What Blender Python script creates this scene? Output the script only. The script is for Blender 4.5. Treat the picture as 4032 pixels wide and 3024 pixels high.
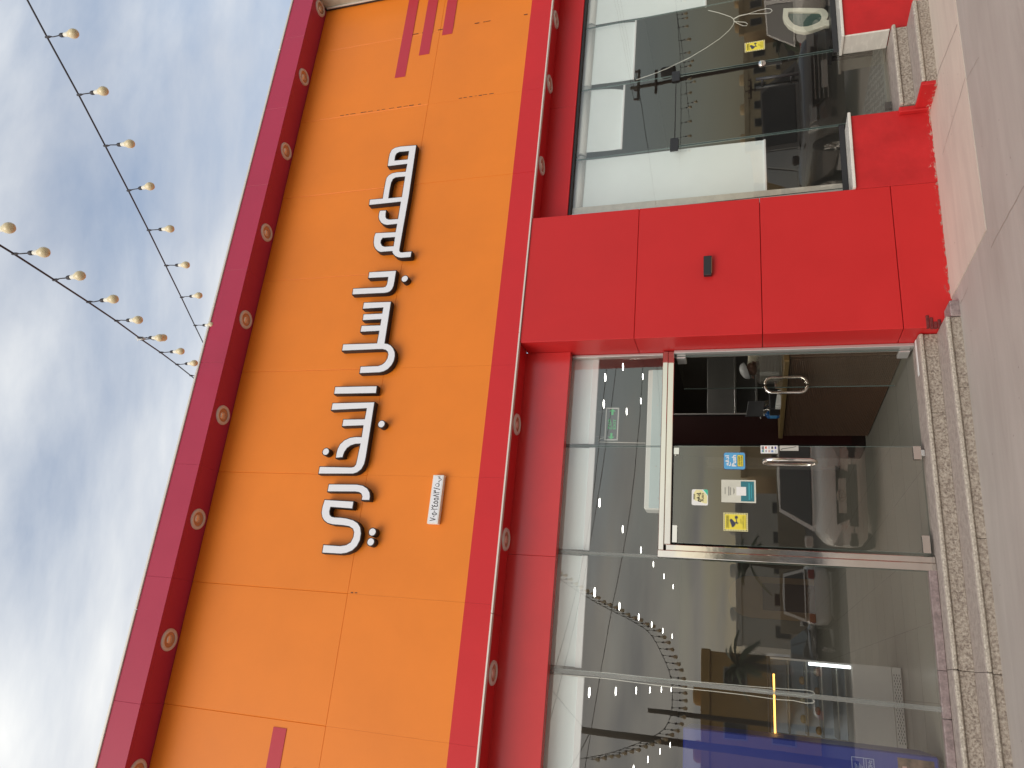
import bpy, bmesh, math, random
from mathutils import Vector, Matrix
random.seed(7)
S = bpy.context.scene
COL = S.collection
for o in list(bpy.data.objects):
    bpy.data.objects.remove(o, do_unlink=True)

# ------------------------------------------------------------------ camera
# The photograph was taken with the phone held upright and is shown turned on its side:
# the camera is simply rolled a quarter turn.
CAM = Vector((0.0, -6.3, 1.55)); FPX = 2950.0
RX = Vector((0.09379, 0.29349, -0.95135))     # picture right in the world
RD = Vector((-0.93387, 0.35716, 0.01812))     # picture down
RF = Vector((0.34510, 0.88673, 0.30758))      # viewing direction
cd = bpy.data.cameras.new('camera'); cam = bpy.data.objects.new('camera', cd); COL.objects.link(cam)
cd.sensor_fit = 'HORIZONTAL'; cd.sensor_width = 36.0; cd.lens = FPX / 4032 * 36
cd.clip_start = 0.05; cd.clip_end = 2000
cam.matrix_world = Matrix(((RX.x, -RD.x, -RF.x, CAM.x), (RX.y, -RD.y, -RF.y, CAM.y),
                           (RX.z, -RD.z, -RF.z, CAM.z), (0, 0, 0, 1)))
S.camera = cam

# ------------------------------------------------------------------ sky, sun, exposure
SUN_EL = math.radians(34); SUN_DIR = Vector((-0.50, -0.60, 0)).normalized() * math.cos(SUN_EL) + Vector((0, 0, math.sin(SUN_EL)))
W = bpy.data.worlds.new('World'); S.world = W; W.use_nodes = True
nt = W.node_tree; nt.nodes.clear()
def N(tree, typ, **kw):
    n = tree.nodes.new(typ)
    for k, v in kw.items(): setattr(n, k, v)
    return n
out = N(nt, 'ShaderNodeOutputWorld'); mixs = N(nt, 'ShaderNodeMixShader')
bg1 = N(nt, 'ShaderNodeBackground'); bg2 = N(nt, 'ShaderNodeBackground')
sky = N(nt, 'ShaderNodeTexSky'); sky.sky_type = 'NISHITA'; sky.sun_disc = False
sky.sun_elevation = SUN_EL; sky.sun_rotation = math.atan2(SUN_DIR.x, SUN_DIR.y)
sky.dust_density = 3.0; sky.air_density = 1.3; sky.ozone_density = 1.0
bg1.inputs['Strength'].default_value = 0.15
nt.links.new(sky.outputs[0], bg1.inputs['Color'])
tc = N(nt, 'ShaderNodeTexCoord'); sep = N(nt, 'ShaderNodeSeparateXYZ'); nt.links.new(tc.outputs['Generated'], sep.inputs[0])
def math_(tree, op, a, b=None):
    n = N(tree, 'ShaderNodeMath', operation=op)
    for i, v in enumerate((a, b)):
        if v is None: continue
        if isinstance(v, (int, float)): n.inputs[i].default_value = v
        else: tree.links.new(v, n.inputs[i])
    return n.outputs[0]
zz = math_(nt, 'ADD', math_(nt, 'MAXIMUM', sep.outputs[2], 0.0), 0.22)
cx = math_(nt, 'DIVIDE', sep.outputs[0], zz); cy = math_(nt, 'DIVIDE', sep.outputs[1], zz)
cmb = N(nt, 'ShaderNodeCombineXYZ'); nt.links.new(cx, cmb.inputs[0]); nt.links.new(cy, cmb.inputs[1])
mp = N(nt, 'ShaderNodeMapping'); mp.inputs['Rotation'].default_value = (0, 0, math.radians(32)); mp.inputs['Scale'].default_value = (0.8, 1.9, 1)
mp.inputs['Location'].default_value = (3.1, 0.4, 0)
nt.links.new(cmb.outputs[0], mp.inputs[0])
nz = N(nt, 'ShaderNodeTexNoise'); nz.inputs['Scale'].default_value = 1.15; nz.inputs['Detail'].default_value = 9
nz.inputs['Roughness'].default_value = 0.56; nz.inputs['Distortion'].default_value = 0.35
nt.links.new(mp.outputs[0], nz.inputs['Vector'])
# the overcast is thicker towards the west (left of the shop front)
west = math_(nt, 'ADD', math_(nt, 'MULTIPLY', cx, -0.26), 0.120)
fac = math_(nt, 'ADD', nz.outputs[0], west)
rmp = N(nt, 'ShaderNodeValToRGB'); nt.links.new(fac, rmp.inputs[0])
rmp.color_ramp.elements[0].position = 0.38; rmp.color_ramp.elements[0].color = (0.12, 0.12, 0.12, 1)
rmp.color_ramp.elements[1].position = 0.62; rmp.color_ramp.elements[1].color = (0.97, 0.97, 0.97, 1)
nz2 = N(nt, 'ShaderNodeTexNoise'); nz2.inputs['Scale'].default_value = 1.9; nz2.inputs['Detail'].default_value = 7
nt.links.new(mp.outputs[0], nz2.inputs['Vector'])
rm2 = N(nt, 'ShaderNodeValToRGB'); nt.links.new(nz2.outputs[0], rm2.inputs[0])
rm2.color_ramp.elements[0].position = 0.38; rm2.color_ramp.elements[0].color = (0.53, 0.55, 0.585, 1)
rm2.color_ramp.elements[1].position = 0.60; rm2.color_ramp.elements[1].color = (0.80, 0.80, 0.78, 1)
nt.links.new(rm2.outputs[0], bg2.inputs['Color']); bg2.inputs['Strength'].default_value = 1.0
nt.links.new(rmp.outputs[0], mixs.inputs[0]); nt.links.new(bg1.outputs[0], mixs.inputs[1]); nt.links.new(bg2.outputs[0], mixs.inputs[2])
nt.links.new(mixs.outputs[0], out.inputs[0])
sl = bpy.data.lights.new('sun', 'SUN'); sl.energy = 1.45; sl.angle = math.radians(44); sl.color = (1.0, 0.95, 0.88)
so = bpy.data.objects.new('sun', sl); COL.objects.link(so); so.rotation_euler = SUN_DIR.to_track_quat('Z', 'Y').to_euler()
S.view_settings.view_transform = 'Standard'; S.view_settings.look = 'None'; S.view_settings.gamma = 1
S.view_settings.use_curve_mapping = False; S.view_settings.exposure = 0.42
S.render.engine = 'CYCLES'
S.cycles.max_bounces = 10; S.cycles.transparent_max_bounces = 24; S.cycles.glossy_bounces = 5; S.cycles.diffuse_bounces = 4
S.cycles.sample_clamp_indirect = 6; S.cycles.use_denoising = True
S.cycles.caustics_reflective = False; S.cycles.caustics_refractive = False

# ------------------------------------------------------------------ measuring: a photo point on a plane of known depth
def ray(x, y):
    d = RX * ((x - 2016) / FPX) + RD * ((y - 1512) / FPX) + RF
    return d / d.y
def at(x, y, d=0.0):
    r = ray(x, y); t = d - CAM.y
    return Vector((r.x * t, d, CAM.z + r.z * t))
G0, G1 = 0.008, -0.0075                        # the forecourt falls gently to the right
def gz(x): return G0 + G1 * x
def gnd(x, y):
    r = ray(x, y); t = (G0 - CAM.z) / (r.z - G1 * r.x)
    return Vector((r.x * t, CAM.y + t, CAM.z + r.z * t))
LEFT, RIGHT = (0.32, 0.30, 0.017), (0.24, 0.66, 0.030)   # the two glass planes lean slightly inwards
def gy(z, side): return side[0] + side[2] * (z - side[1])
def on(x, y, side, off=0.0):
    r = ray(x, y); t = (side[0] + off - CAM.y + side[2] * (CAM.z - side[1])) / (1 - side[2] * r.z)
    return CAM + r * t
def zoom(ox, oy, s): return lambda x, y: (ox + s * x, oy + s * y)
zA = zoom(1230, 540, .36179); zB = zoom(1230, 1040, .30139); zC = zoom(1200, 1480, .47004); zD = zoom(1600, 1800, .1929)
zW1 = zoom(2200, 0, .27125); zW2 = zoom(2600, 0, .36166); zW3 = zoom(2600, 1350, .27125); zW4 = zoom(2650, 1700, .30139)
zW7 = zoom(2950, 2550, .36166); zW8 = zoom(2150, 2500, .38427); zX = zoom(2340, 1580, .16275); zY = zoom(2960, 1740, .07233)
c1 = zoom(0, 0, .60761); c3 = zoom(2688, 0, .60761); c4 = zoom(0, 1008, .60761); c5 = zoom(1344, 1008, .60761)
c6 = zoom(2688, 1008, .60761); c8 = zoom(1344, 2016, .60761); c9 = zoom(2688, 2016, .60761)

# ------------------------------------------------------------------ materials
MATS = {}
def mat(name, col, rough=0.5, metal=0.0, var=0.0, vscale=6.0, bump=0.0, bscale=40.0, spec=0.5, emit=None, estr=0.0,
        stretch=(1, 1, 1), var2=None, coat=0.0, alpha=None):
    m = bpy.data.materials.new(name); m.use_nodes = True; t = m.node_tree
    b = t.nodes['Principled BSDF']
    b.inputs['Base Color'].default_value = (*col, 1); b.inputs['Roughness'].default_value = rough
    b.inputs['Metallic'].default_value = metal; b.inputs['Specular IOR Level'].default_value = spec
    b.inputs['Coat Weight'].default_value = coat
    if emit: b.inputs['Emission Color'].default_value = (*emit, 1); b.inputs['Emission Strength'].default_value = estr
    if var or bump:
        g = N(t, 'ShaderNodeNewGeometry'); mpp = N(t, 'ShaderNodeMapping'); mpp.inputs['Scale'].default_value = stretch
        t.links.new(g.outputs['Position'], mpp.inputs[0])
    if var:
        n = N(t, 'ShaderNodeTexNoise'); n.inputs['Scale'].default_value = vscale; n.inputs['Detail'].default_value = 6; n.inputs['Roughness'].default_value = .6
        t.links.new(mpp.outputs[0], n.inputs['Vector'])
        r = N(t, 'ShaderNodeValToRGB'); t.links.new(n.outputs[0], r.inputs[0])
        lo = var2 if var2 else tuple(max(0, c * (1 - var)) for c in col); hi = tuple(min(1, c * (1 + var)) for c in col)
        r.color_ramp.elements[0].position = .3; r.color_ramp.elements[0].color = (*lo, 1)
        r.color_ramp.elements[1].position = .7; r.color_ramp.elements[1].color = (*hi, 1)
        t.links.new(r.outputs[0], b.inputs['Base Color'])
        mr = N(t, 'ShaderNodeMapRange'); mr.inputs['To Min'].default_value = max(0, rough - .1); mr.inputs['To Max'].default_value = min(1, rough + .12)
        t.links.new(n.outputs[0], mr.inputs[0]); t.links.new(mr.outputs[0], b.inputs['Roughness'])
    if bump:
        n2 = N(t, 'ShaderNodeTexNoise'); n2.inputs['Scale'].default_value = bscale; n2.inputs['Detail'].default_value = 5
        t.links.new(mpp.outputs[0], n2.inputs['Vector'])
        bp = N(t, 'ShaderNodeBump'); bp.inputs['Strength'].default_value = bump; bp.inputs['Distance'].default_value = .02
        t.links.new(n2.outputs[0], bp.inputs['Height']); t.links.new(bp.outputs[0], b.inputs['Normal'])
    MATS[name] = m
    return m
def emission(name, col, s):
    m = bpy.data.materials.new(name); m.use_nodes = True; t = m.node_tree; t.nodes.clear()
    o = N(t, 'ShaderNodeOutputMaterial'); e = N(t, 'ShaderNodeEmission'); e.inputs[0].default_value = (*col, 1); e.inputs[1].default_value = s
    t.links.new(e.outputs[0], o.inputs[0]); return m
def glass_mat(name, tint, f0=0.055, rough=0.0, dust=0.0, wavy=0.0):
    """a thin sheet: transparent with a mirror coat that grows at grazing angles (Schlick)"""
    m = bpy.data.materials.new(name); m.use_nodes = True; t = m.node_tree; t.nodes.clear()
    o = N(t, 'ShaderNodeOutputMaterial'); tr = N(t, 'ShaderNodeBsdfTransparent'); gl = N(t, 'ShaderNodeBsdfGlossy'); mx = N(t, 'ShaderNodeMixShader')
    tr.inputs[0].default_value = (*tint, 1); gl.inputs['Roughness'].default_value = rough; gl.inputs['Color'].default_value = (1, .93, .83, 1)  # warm gloss tint stands in for the warmer, hazy sky light
    g = N(t, 'ShaderNodeNewGeometry'); dp = N(t, 'ShaderNodeVectorMath', operation='DOT_PRODUCT')
    t.links.new(g.outputs['Incoming'], dp.inputs[0]); t.links.new(g.outputs['Normal'], dp.inputs[1])
    c = math_(t, 'ABSOLUTE', dp.outputs['Value']); p5 = math_(t, 'POWER', math_(t, 'SUBTRACT', 1.0, c), 5.0)
    F = math_(t, 'ADD', math_(t, 'MULTIPLY', p5, 1 - f0), f0)
    t.links.new(F, mx.inputs[0]); t.links.new(tr.outputs[0], mx.inputs[1]); t.links.new(gl.outputs[0], mx.inputs[2])
    last = mx.outputs[0]
    if wavy:
        n = N(t, 'ShaderNodeTexNoise'); n.inputs['Scale'].default_value = 1.6; t.links.new(g.outputs['Position'], n.inputs['Vector'])
        bp = N(t, 'ShaderNodeBump'); bp.inputs['Strength'].default_value = wavy; bp.inputs['Distance'].default_value = .02
        t.links.new(n.outputs[0], bp.inputs['Height']); t.links.new(bp.outputs[0], gl.inputs['Normal'])
    if dust:
        df = N(t, 'ShaderNodeBsdfDiffuse'); df.inputs[0].default_value = (.55, .52, .48, 1); m2 = N(t, 'ShaderNodeMixShader')
        n = N(t, 'ShaderNodeTexNoise'); n.inputs['Scale'].default_value = 2.2; n.inputs['Detail'].default_value = 7
        t.links.new(g.outputs['Position'], n.inputs['Vector'])
        f = math_(t, 'MULTIPLY', n.outputs[0], dust); t.links.new(f, m2.inputs[0]); t.links.new(last, m2.inputs[1]); t.links.new(df.outputs[0], m2.inputs[2])
        last = m2.outputs[0]
    t.links.new(last, o.inputs[0]); return m
def add_chips(m, z0, z1, col, amount=.5, scale=9):
    """flaked paint / dirt that sits near the foot of a wall (a stain with its own outline)"""
    t = m.node_tree; b = t.nodes['Principled BSDF']
    g = N(t, 'ShaderNodeNewGeometry'); sp = N(t, 'ShaderNodeSeparateXYZ'); t.links.new(g.outputs['Position'], sp.inputs[0])
    mr = N(t, 'ShaderNodeMapRange'); mr.inputs['From Min'].default_value = z1; mr.inputs['From Max'].default_value = z0
    mr.inputs['To Min'].default_value = 0; mr.inputs['To Max'].default_value = amount; t.links.new(sp.outputs[2], mr.inputs[0])
    mpp = N(t, 'ShaderNodeMapping'); mpp.inputs['Scale'].default_value = (1, 1, 2.2); t.links.new(g.outputs['Position'], mpp.inputs[0])
    n = N(t, 'ShaderNodeTexNoise'); n.inputs['Scale'].default_value = scale; n.inputs['Detail'].default_value = 8; n.inputs['Roughness'].default_value = .7
    t.links.new(mpp.outputs[0], n.inputs['Vector'])
    s = math_(t, 'ADD', n.outputs[0], mr.outputs[0])
    r = N(t, 'ShaderNodeValToRGB'); t.links.new(s, r.inputs[0]); r.color_ramp.elements[0].position = .74; r.color_ramp.elements[1].position = .80
    mx = N(t, 'ShaderNodeMix', data_type='RGBA'); t.links.new(r.outputs[0], mx.inputs['Factor'])
    src = b.inputs['Base Color'].links[0].from_socket if b.inputs['Base Color'].links else None
    if src: t.links.new(src, mx.inputs['A'])
    else: mx.inputs['A'].default_value = b.inputs['Base Color'].default_value
    mx.inputs['B'].default_value = (*col, 1); t.links.new(mx.outputs['Result'], b.inputs['Base Color'])

orange = mat('orange_panel', (.81, .218, .020), .40, spec=.3, var=.06, vscale=.9, bump=.03, bscale=2.0)
redframe = mat('red_frame_panel', (.42, .029, .068), .38, var=.05, vscale=1.3, bump=.02, bscale=2.5, spec=.35)  # the shop's same red, with bluish sky reflection put into the colour
red = mat('red_panel', (.59, .022, .025), .35, spec=.3, var=.05, vscale=1.3, bump=.02, bscale=2.5)
redgloss = mat('red_gloss_panel', (.60, .034, .034), .2, spec=.55, var=.06, vscale=2.0, bump=.03, bscale=2.0)
redfilm = mat('red_film', (.50, .038, .055), .4, spec=.3)
redwall = mat('red_painted_wall', (.50, .019, .020), .5, spec=.3, var=.12, vscale=4.0, bump=.12, bscale=14)
add_chips(redwall, 0.02, .42, (.66, .040, .036), .17, 3.2)
add_chips(redwall, -.02, .22, (.58, .36, .30), .18, 6)
add_chips(redwall, -.03, .05, (.40, .30, .24), .30, 16)
redpillar = mat('red_pillar_panel', (.55, .021, .021), .38, spec=.3, var=.05, vscale=1.1, bump=.02, bscale=2.0)
add_chips(redpillar, -.02, .16, (.40, .07, .06), .16, 7)
add_chips(redpillar, -.03, .045, (.34, .25, .20), .34, 18)
white = mat('white_acrylic', (.80, .79, .81), .35)
black = mat('black_return', (.012, .008, .008), .6)
trim = mat('trim_aluminium', (.72, .66, .58), .45, metal=.2)
dark = mat('dark_gap', (.015, .012, .012), .7)
blackmetal = mat('black_metal', (.022, .021, .022), .42)
alu = mat('brushed_aluminium', (.62, .60, .57), .38, metal=.6)
chrome = mat('polished_steel', (.78, .72, .66), .07, metal=1.0, bump=.05, bscale=3.0)
whitepl = mat('white_plastic', (.74, .74, .70), .4)
cream = mat('cream_paint', (.62, .58, .50), .6, var=.15, vscale=9)
marble = mat('white_marble', (.70, .66, .58), .25, var=.10, vscale=5, stretch=(1, 1, 3))
blind = mat('blind_fabric', (.83, .90, .90), .8, var=.03, vscale=2.0)
blindbar = mat('blind_bar', (.82, .82, .82), .5)
stone = mat('beige_stone', (.46, .42, .32), .7, var=.18, vscale=8, bump=.2, bscale=25)
bulbglass = mat('bulb_diffuser', (.74, .62, .38), .3, coat=.3)
bulbneck = mat('bulb_neck', (.82, .78, .66), .35)
cable = mat('cable_rubber', (.03, .025, .03), .6)
cordw = mat('white_cord', (.75, .74, .68), .6)
lampring = mat('lamp_ring', (.66, .56, .50), .5)
lampglass = mat('lamp_glass', (.60, .34, .20), .10, metal=.35, coat=.8)  # orange reflection is put into the lens colour
lampcore = mat('lamp_reflector', (.78, .66, .54), .2, metal=.5)
glassL = glass_mat('shop_glass', (.965, .97, .94), .150, dust=.02, wavy=.012)
glassE = mat('glass_edge', (.10, .14, .13), .2)
seal = glass_mat('silicone_joint', (.62, .70, .70), .12, .25, dust=.45)
# granite: pink-brown, speckled; the risers are rough split faces
def granite(name, a, b_, c, scale, bump):
    m = bpy.data.materials.new(name); m.use_nodes = True; t = m.node_tree; bs = t.nodes['Principled BSDF']; bs.inputs['Roughness'].default_value = .6
    g = N(t, 'ShaderNodeNewGeometry')
    n = N(t, 'ShaderNodeTexNoise'); n.inputs['Scale'].default_value = scale; n.inputs['Detail'].default_value = 6; n.inputs['Roughness'].default_value = .65
    t.links.new(g.outputs['Position'], n.inputs['Vector'])
    r = N(t, 'ShaderNodeValToRGB'); t.links.new(n.outputs[0], r.inputs[0])
    r.color_ramp.elements[0].position = .36; r.color_ramp.elements[0].color = (*a, 1)
    r.color_ramp.elements[1].position = .66; r.color_ramp.elements[1].color = (*c, 1)
    e = r.color_ramp.elements.new(.50); e.color = (*b_, 1)
    n3 = N(t, 'ShaderNodeTexNoise'); n3.inputs['Scale'].default_value = scale * 5; n3.inputs['Detail'].default_value = 3; t.links.new(g.outputs['Position'], n3.inputs['Vector'])
    mx = N(t, 'ShaderNodeMix', data_type='RGBA', blend_type='OVERLAY'); mx.inputs['Factor'].default_value = .45
    t.links.new(r.outputs[0], mx.inputs['A']); t.links.new(n3.outputs[0], mx.inputs['B']); t.links.new(mx.outputs['Result'], bs.inputs['Base Color'])
    bp = N(t, 'ShaderNodeBump'); bp.inputs['Strength'].default_value = bump; bp.inputs['Distance'].default_value = .03
    t.links.new(n.outputs[0], bp.inputs['Height']); t.links.new(bp.outputs[0], bs.inputs['Normal'])
    return m
gr_rough = granite('granite_split', (.19, .145, .115), (.36, .295, .235), (.50, .43, .35), 58, .45)
gr_smooth = granite('granite_sawn', (.29, .235, .205), (.35, .29, .25), (.41, .345, .30), 20, .08)
gr_edge = granite('granite_nosing', (.30, .25, .20), (.46, .40, .32), (.62, .55, .46), 60, .5)
gr_pink = granite('granite_base', (.20, .15, .14), (.27, .20, .19), (.33, .26, .24), 14, .08)

def concrete(name, col, lo, ang, fine=1.0):
    m = bpy.data.materials.new(name); m.use_nodes = True; t = m.node_tree; b = t.nodes['Principled BSDF']; b.inputs['Roughness'].default_value = .78
    g = N(t, 'ShaderNodeNewGeometry'); mp_ = N(t, 'ShaderNodeMapping'); mp_.inputs['Rotation'].default_value = (0, 0, ang); mp_.inputs['Scale'].default_value = (.6, 5.0, 1)
    t.links.new(g.outputs['Position'], mp_.inputs[0])
    n = N(t, 'ShaderNodeTexNoise'); n.inputs['Scale'].default_value = 1.3; n.inputs['Detail'].default_value = 8; n.inputs['Roughness'].default_value = .6; n.inputs['Distortion'].default_value = .8
    t.links.new(mp_.outputs[0], n.inputs['Vector'])
    n2 = N(t, 'ShaderNodeTexNoise'); n2.inputs['Scale'].default_value = 1.1; n2.inputs['Detail'].default_value = 5; t.links.new(g.outputs['Position'], n2.inputs['Vector'])
    n3 = N(t, 'ShaderNodeTexNoise'); n3.inputs['Scale'].default_value = 160; n3.inputs['Detail'].default_value = 3; t.links.new(g.outputs['Position'], n3.inputs['Vector'])
    f = math_(t, 'ADD', math_(t, 'MULTIPLY', n.outputs[0], .55), math_(t, 'MULTIPLY', n2.outputs[0], .35)); f = math_(t, 'ADD', f, math_(t, 'MULTIPLY', n3.outputs[0], .16))
    r = N(t, 'ShaderNodeValToRGB'); t.links.new(f, r.inputs[0])
    r.color_ramp.elements[0].position = .38; r.color_ramp.elements[0].color = (*lo, 1); r.color_ramp.elements[1].position = .68; r.color_ramp.elements[1].color = (*col, 1)
    t.links.new(r.outputs[0], b.inputs['Base Color'])
    # small dark specks
    v = N(t, 'ShaderNodeTexVoronoi'); v.inputs['Scale'].default_value = 5.5; t.links.new(g.outputs['Position'], v.inputs['Vector'])
    lt = math_(t, 'LESS_THAN', v.outputs['Distance'], .035); mx = N(t, 'ShaderNodeMix', data_type='RGBA'); t.links.new(math_(t, 'MULTIPLY', lt, .55), mx.inputs['Factor'])
    t.links.new(r.outputs[0], mx.inputs['A']); mx.inputs['B'].default_value = (.10, .07, .06, 1); t.links.new(mx.outputs['Result'], b.inputs['Base Color'])
    bp = N(t, 'ShaderNodeBump'); bp.inputs['Strength'].default_value = .12; bp.inputs['Distance'].default_value = .01
    t.links.new(n3.outputs[0], bp.inputs['Height']); t.links.new(bp.outputs[0], b.inputs['Normal'])
    return m
conc = concrete('forecourt_concrete', (.43, .38, .335), (.345, .298, .26), .35)
concl = concrete('light_slab_concrete', (.61, .515, .425), (.50, .41, .345), .35)
asphalt = mat('asphalt', (.06, .058, .055), .9, var=.2, vscale=3, bump=.2, bscale=90)

# ------------------------------------------------------------------ mesh helpers
class MB:
    def __init__(s): s.v = []; s.f = []; s.m = []; s.sm = []
    def add(s, vs, fs, mi=0, smooth=False):
        k = len(s.v); s.v += [Vector(p) for p in vs]; s.f += [tuple(i + k for i in f) for f in fs]; s.m += [mi] * len(fs); s.sm += [smooth] * len(fs); return s
    def box(s, x0, x1, y0, y1, z0, z1, mi=0):
        vs = [(x, y, z) for z in (z0, z1) for y in (y0, y1) for x in (x0, x1)]
        return s.add(vs, [(0, 2, 3, 1), (4, 5, 7, 6), (0, 1, 5, 4), (2, 6, 7, 3), (0, 4, 6, 2), (1, 3, 7, 5)], mi)
    def bbox(s, x0, x1, y0, y1, z0, z1, b=.004, mi=0):
        """a box with its edges eased"""
        bm = bmesh.new(); bmesh.ops.create_cube(bm, size=1)
        for v in bm.verts: v.co = Vector((x0 + (v.co.x + .5) * (x1 - x0), y0 + (v.co.y + .5) * (y1 - y0), z0 + (v.co.z + .5) * (z1 - z0)))
        b = min(b, abs(x1 - x0) * .3, abs(y1 - y0) * .3, abs(z1 - z0) * .3)
        bmesh.ops.bevel(bm, geom=list(bm.edges), offset=b, segments=1, affect='EDGES', profile=.5)
        bm.verts.index_update(); s.add([v.co.copy() for v in bm.verts], [tuple(v.index for v in f.verts) for f in bm.faces], mi); bm.free(); return s
    def hexa(s, a, b, mi=0):
        """two quads a (4 pts) and b (4 pts), joined"""
        return s.add(list(a) + list(b), [(3, 2, 1, 0), (4, 5, 6, 7), (0, 1, 5, 4), (1, 2, 6, 5), (2, 3, 7, 6), (3, 0, 4, 7)], mi)
    def tube(s, pts, r, n=8, mi=0, caps=True, rr=None):
        pts = [Vector(p) for p in pts]; rings = []; u = None
        for i, p in enumerate(pts):
            t = (pts[min(i + 1, len(pts) - 1)] - pts[max(i - 1, 0)]).normalized()
            if u is None: u = t.orthogonal().normalized()
            u = (u - t * u.dot(t));
            u = u.normalized() if u.length > 1e-6 else t.orthogonal().normalized()
            w = t.cross(u); q = rr[i] if rr else r
            rings.append([p + (u * math.cos(a) + w * math.sin(a)) * q for a in [2 * math.pi * j / n for j in range(n)]])
        vs = [p for rg in rings for p in rg]; fs = []
        for i in range(len(pts) - 1):
            for j in range(n): fs.append((i * n + j, i * n + (j + 1) % n, (i + 1) * n + (j + 1) % n, (i + 1) * n + j))
        s.add(vs, fs, mi, True)
        if caps: k = len(s.v) - len(vs); s.f += [tuple(k + j for j in reversed(range(n))), tuple(k + (len(pts) - 1) * n + j for j in range(n))]; s.m += [mi] * 2; s.sm += [False] * 2
        return s
    def lathe(s, prof, n=16, c=(0, 0, 0), axis='z', mi=0):
        vs = []; c = Vector(c)
        for r, h in prof:
            for j in range(n):
                a = 2 * math.pi * j / n; p = Vector((r * math.cos(a), r * math.sin(a), h))
                if axis == 'y': p = Vector((p.x, -p.z, p.y))
                if axis == 'x': p = Vector((p.z, p.x, p.y))
                vs.append(p + c)
        fs = [(i * n + j, i * n + (j + 1) % n, (i + 1) * n + (j + 1) % n, (i + 1) * n + j) for i in range(len(prof) - 1) for j in range(n)]
        return s.add(vs, fs, mi, True)
    def poly(s, pts, y0, y1, mi=0, mside=None):
        """outline in x,z extruded from y0 (front) to y1"""
        n = len(pts); vs = [(p[0], y0, p[1]) for p in pts] + [(p[0], y1, p[1]) for p in pts]
        s.add(vs, [tuple(range(n)), tuple(range(2 * n - 1, n - 1, -1))], mi)
        k = len(s.v) - 2 * n; s.f += [(k + i, k + n + i, k + n + (i + 1) % n, k + (i + 1) % n) for i in range(n)]; s.m += [mside if mside is not None else mi] * n; s.sm += [False] * n
        return s
ORG = {}
def tag(o, label=None, cat=None, group=None, kind=None):
    for k, v in (('label', label), ('category', cat), ('group', group), ('kind', kind)):
        if v: o[k] = v
    return o
def build(name, mb, mats, parent=None, fixn=True):
    mats = mats if isinstance(mats, (list, tuple)) else [mats]
    me = bpy.data.meshes.new(name); org = ORG.get(parent.name, Vector()) if parent else Vector()
    me.from_pydata([v - org for v in mb.v], [], mb.f)
    for m in mats: me.materials.append(m)
    for p, mi, sm in zip(me.polygons, mb.m, mb.sm): p.material_index = mi; p.use_smooth = sm
    if fixn:
        bm = bmesh.new(); bm.from_mesh(me); bmesh.ops.recalc_face_normals(bm, faces=bm.faces); bm.to_mesh(me); bm.free()
    me.update(); o = bpy.data.objects.new(name, me); COL.objects.link(o)
    if parent: o.parent = parent; ORG[o.name] = org
    return o
def empty(name, loc, label, cat, group=None):
    o = bpy.data.objects.new(name, None); o.empty_display_size = .1; COL.objects.link(o); o.location = loc; ORG[o.name] = Vector(loc)
    return tag(o, label, cat, group)
def copy_tree(o, parent=None):
    c = o.copy(); COL.objects.link(c); c.parent = parent
    for ch in list(o.children): copy_tree(ch, c)
    return c
def structure(name, mb, m, parent=None): return tag(build(name, mb, m, parent), kind='structure')

# Arabic letters joined by hand (the text object does not shape them)
FORMS = {'ا': (0xFE8D, 2), 'إ': (0xFE87, 2), 'ب': (0xFE8F, 4), 'ت': (0xFE95, 4), 'ج': (0xFE9D, 4), 'ح': (0xFEA1, 4), 'خ': (0xFEA5, 4), 'د': (0xFEA9, 2),
         'ر': (0xFEAD, 2), 'س': (0xFEB1, 4), 'ف': (0xFED1, 4), 'ق': (0xFED5, 4), 'ك': (0xFED9, 4), 'ل': (0xFEDD, 4), 'م': (0xFEE1, 4), 'و': (0xFEED, 2), 'ي': (0xFEF1, 4), 'ع': (0xFEC9, 4)}
def arabic(s):
    o = []
    for w in s.split(' '):
        g = []
        for i, ch in enumerate(w):
            b, n = FORMS[ch]; pv = i > 0 and FORMS[w[i - 1]][1] == 4; nx = n == 4 and i < len(w) - 1
            g.append(chr(b + (3 if pv and nx else 2 if nx else 1 if pv else 0)))
        o.append(''.join(reversed(g)))
    return ' '.join(reversed(o))
def lettering(name, body, m, parent, x0, x1, z0, z1, yf, extr=.0006, bold=0.0, stretch=True):
    """text fitted into the rectangle x0..x1, z0..z1, standing on the function yf(z)"""
    cu = bpy.data.curves.new(name, 'FONT'); cu.body = body; cu.extrude = 0; cu.offset = bold; cu.resolution_u = 3
    t = bpy.data.objects.new(name, cu); COL.objects.link(t); dg = bpy.context.evaluated_depsgraph_get()
    me = bpy.data.meshes.new_from_object(t.evaluated_get(dg)); bpy.data.objects.remove(t)
    xs = [v.co.x for v in me.vertices]; ys = [v.co.y for v in me.vertices]
    a, b, c, d = min(xs), max(xs), min(ys), max(ys)
    sx = (x1 - x0) / (b - a); sy = (z1 - z0) / (d - c)
    if not stretch: sx = sy = min(sx, sy)
    org = ORG.get(parent.name, Vector())
    for v in me.vertices:
        x = (x0 + x1) / 2 + (v.co.x - (a + b) / 2) * sx; z = (z0 + z1) / 2 + (v.co.y - (c + d) / 2) * sy
        v.co = Vector((x, yf(z) - extr, z)) - org
    me.materials.clear(); me.materials.append(m); o = bpy.data.objects.new(name, me); COL.objects.link(o); o.parent = parent; ORG[o.name] = org
    return o
def sheet(mb, x0, x1, z0, z1, side, off, th=.001, mi=0):
    """thin flat piece lying on a leaning glass plane"""
    q = [(x0, z0), (x1, z0), (x1, z1), (x0, z1)]
    return mb.hexa([(x, gy(z, side) + off - th, z) for x, z in q], [(x, gy(z, side) + off, z) for x, z in q], mi)

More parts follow.
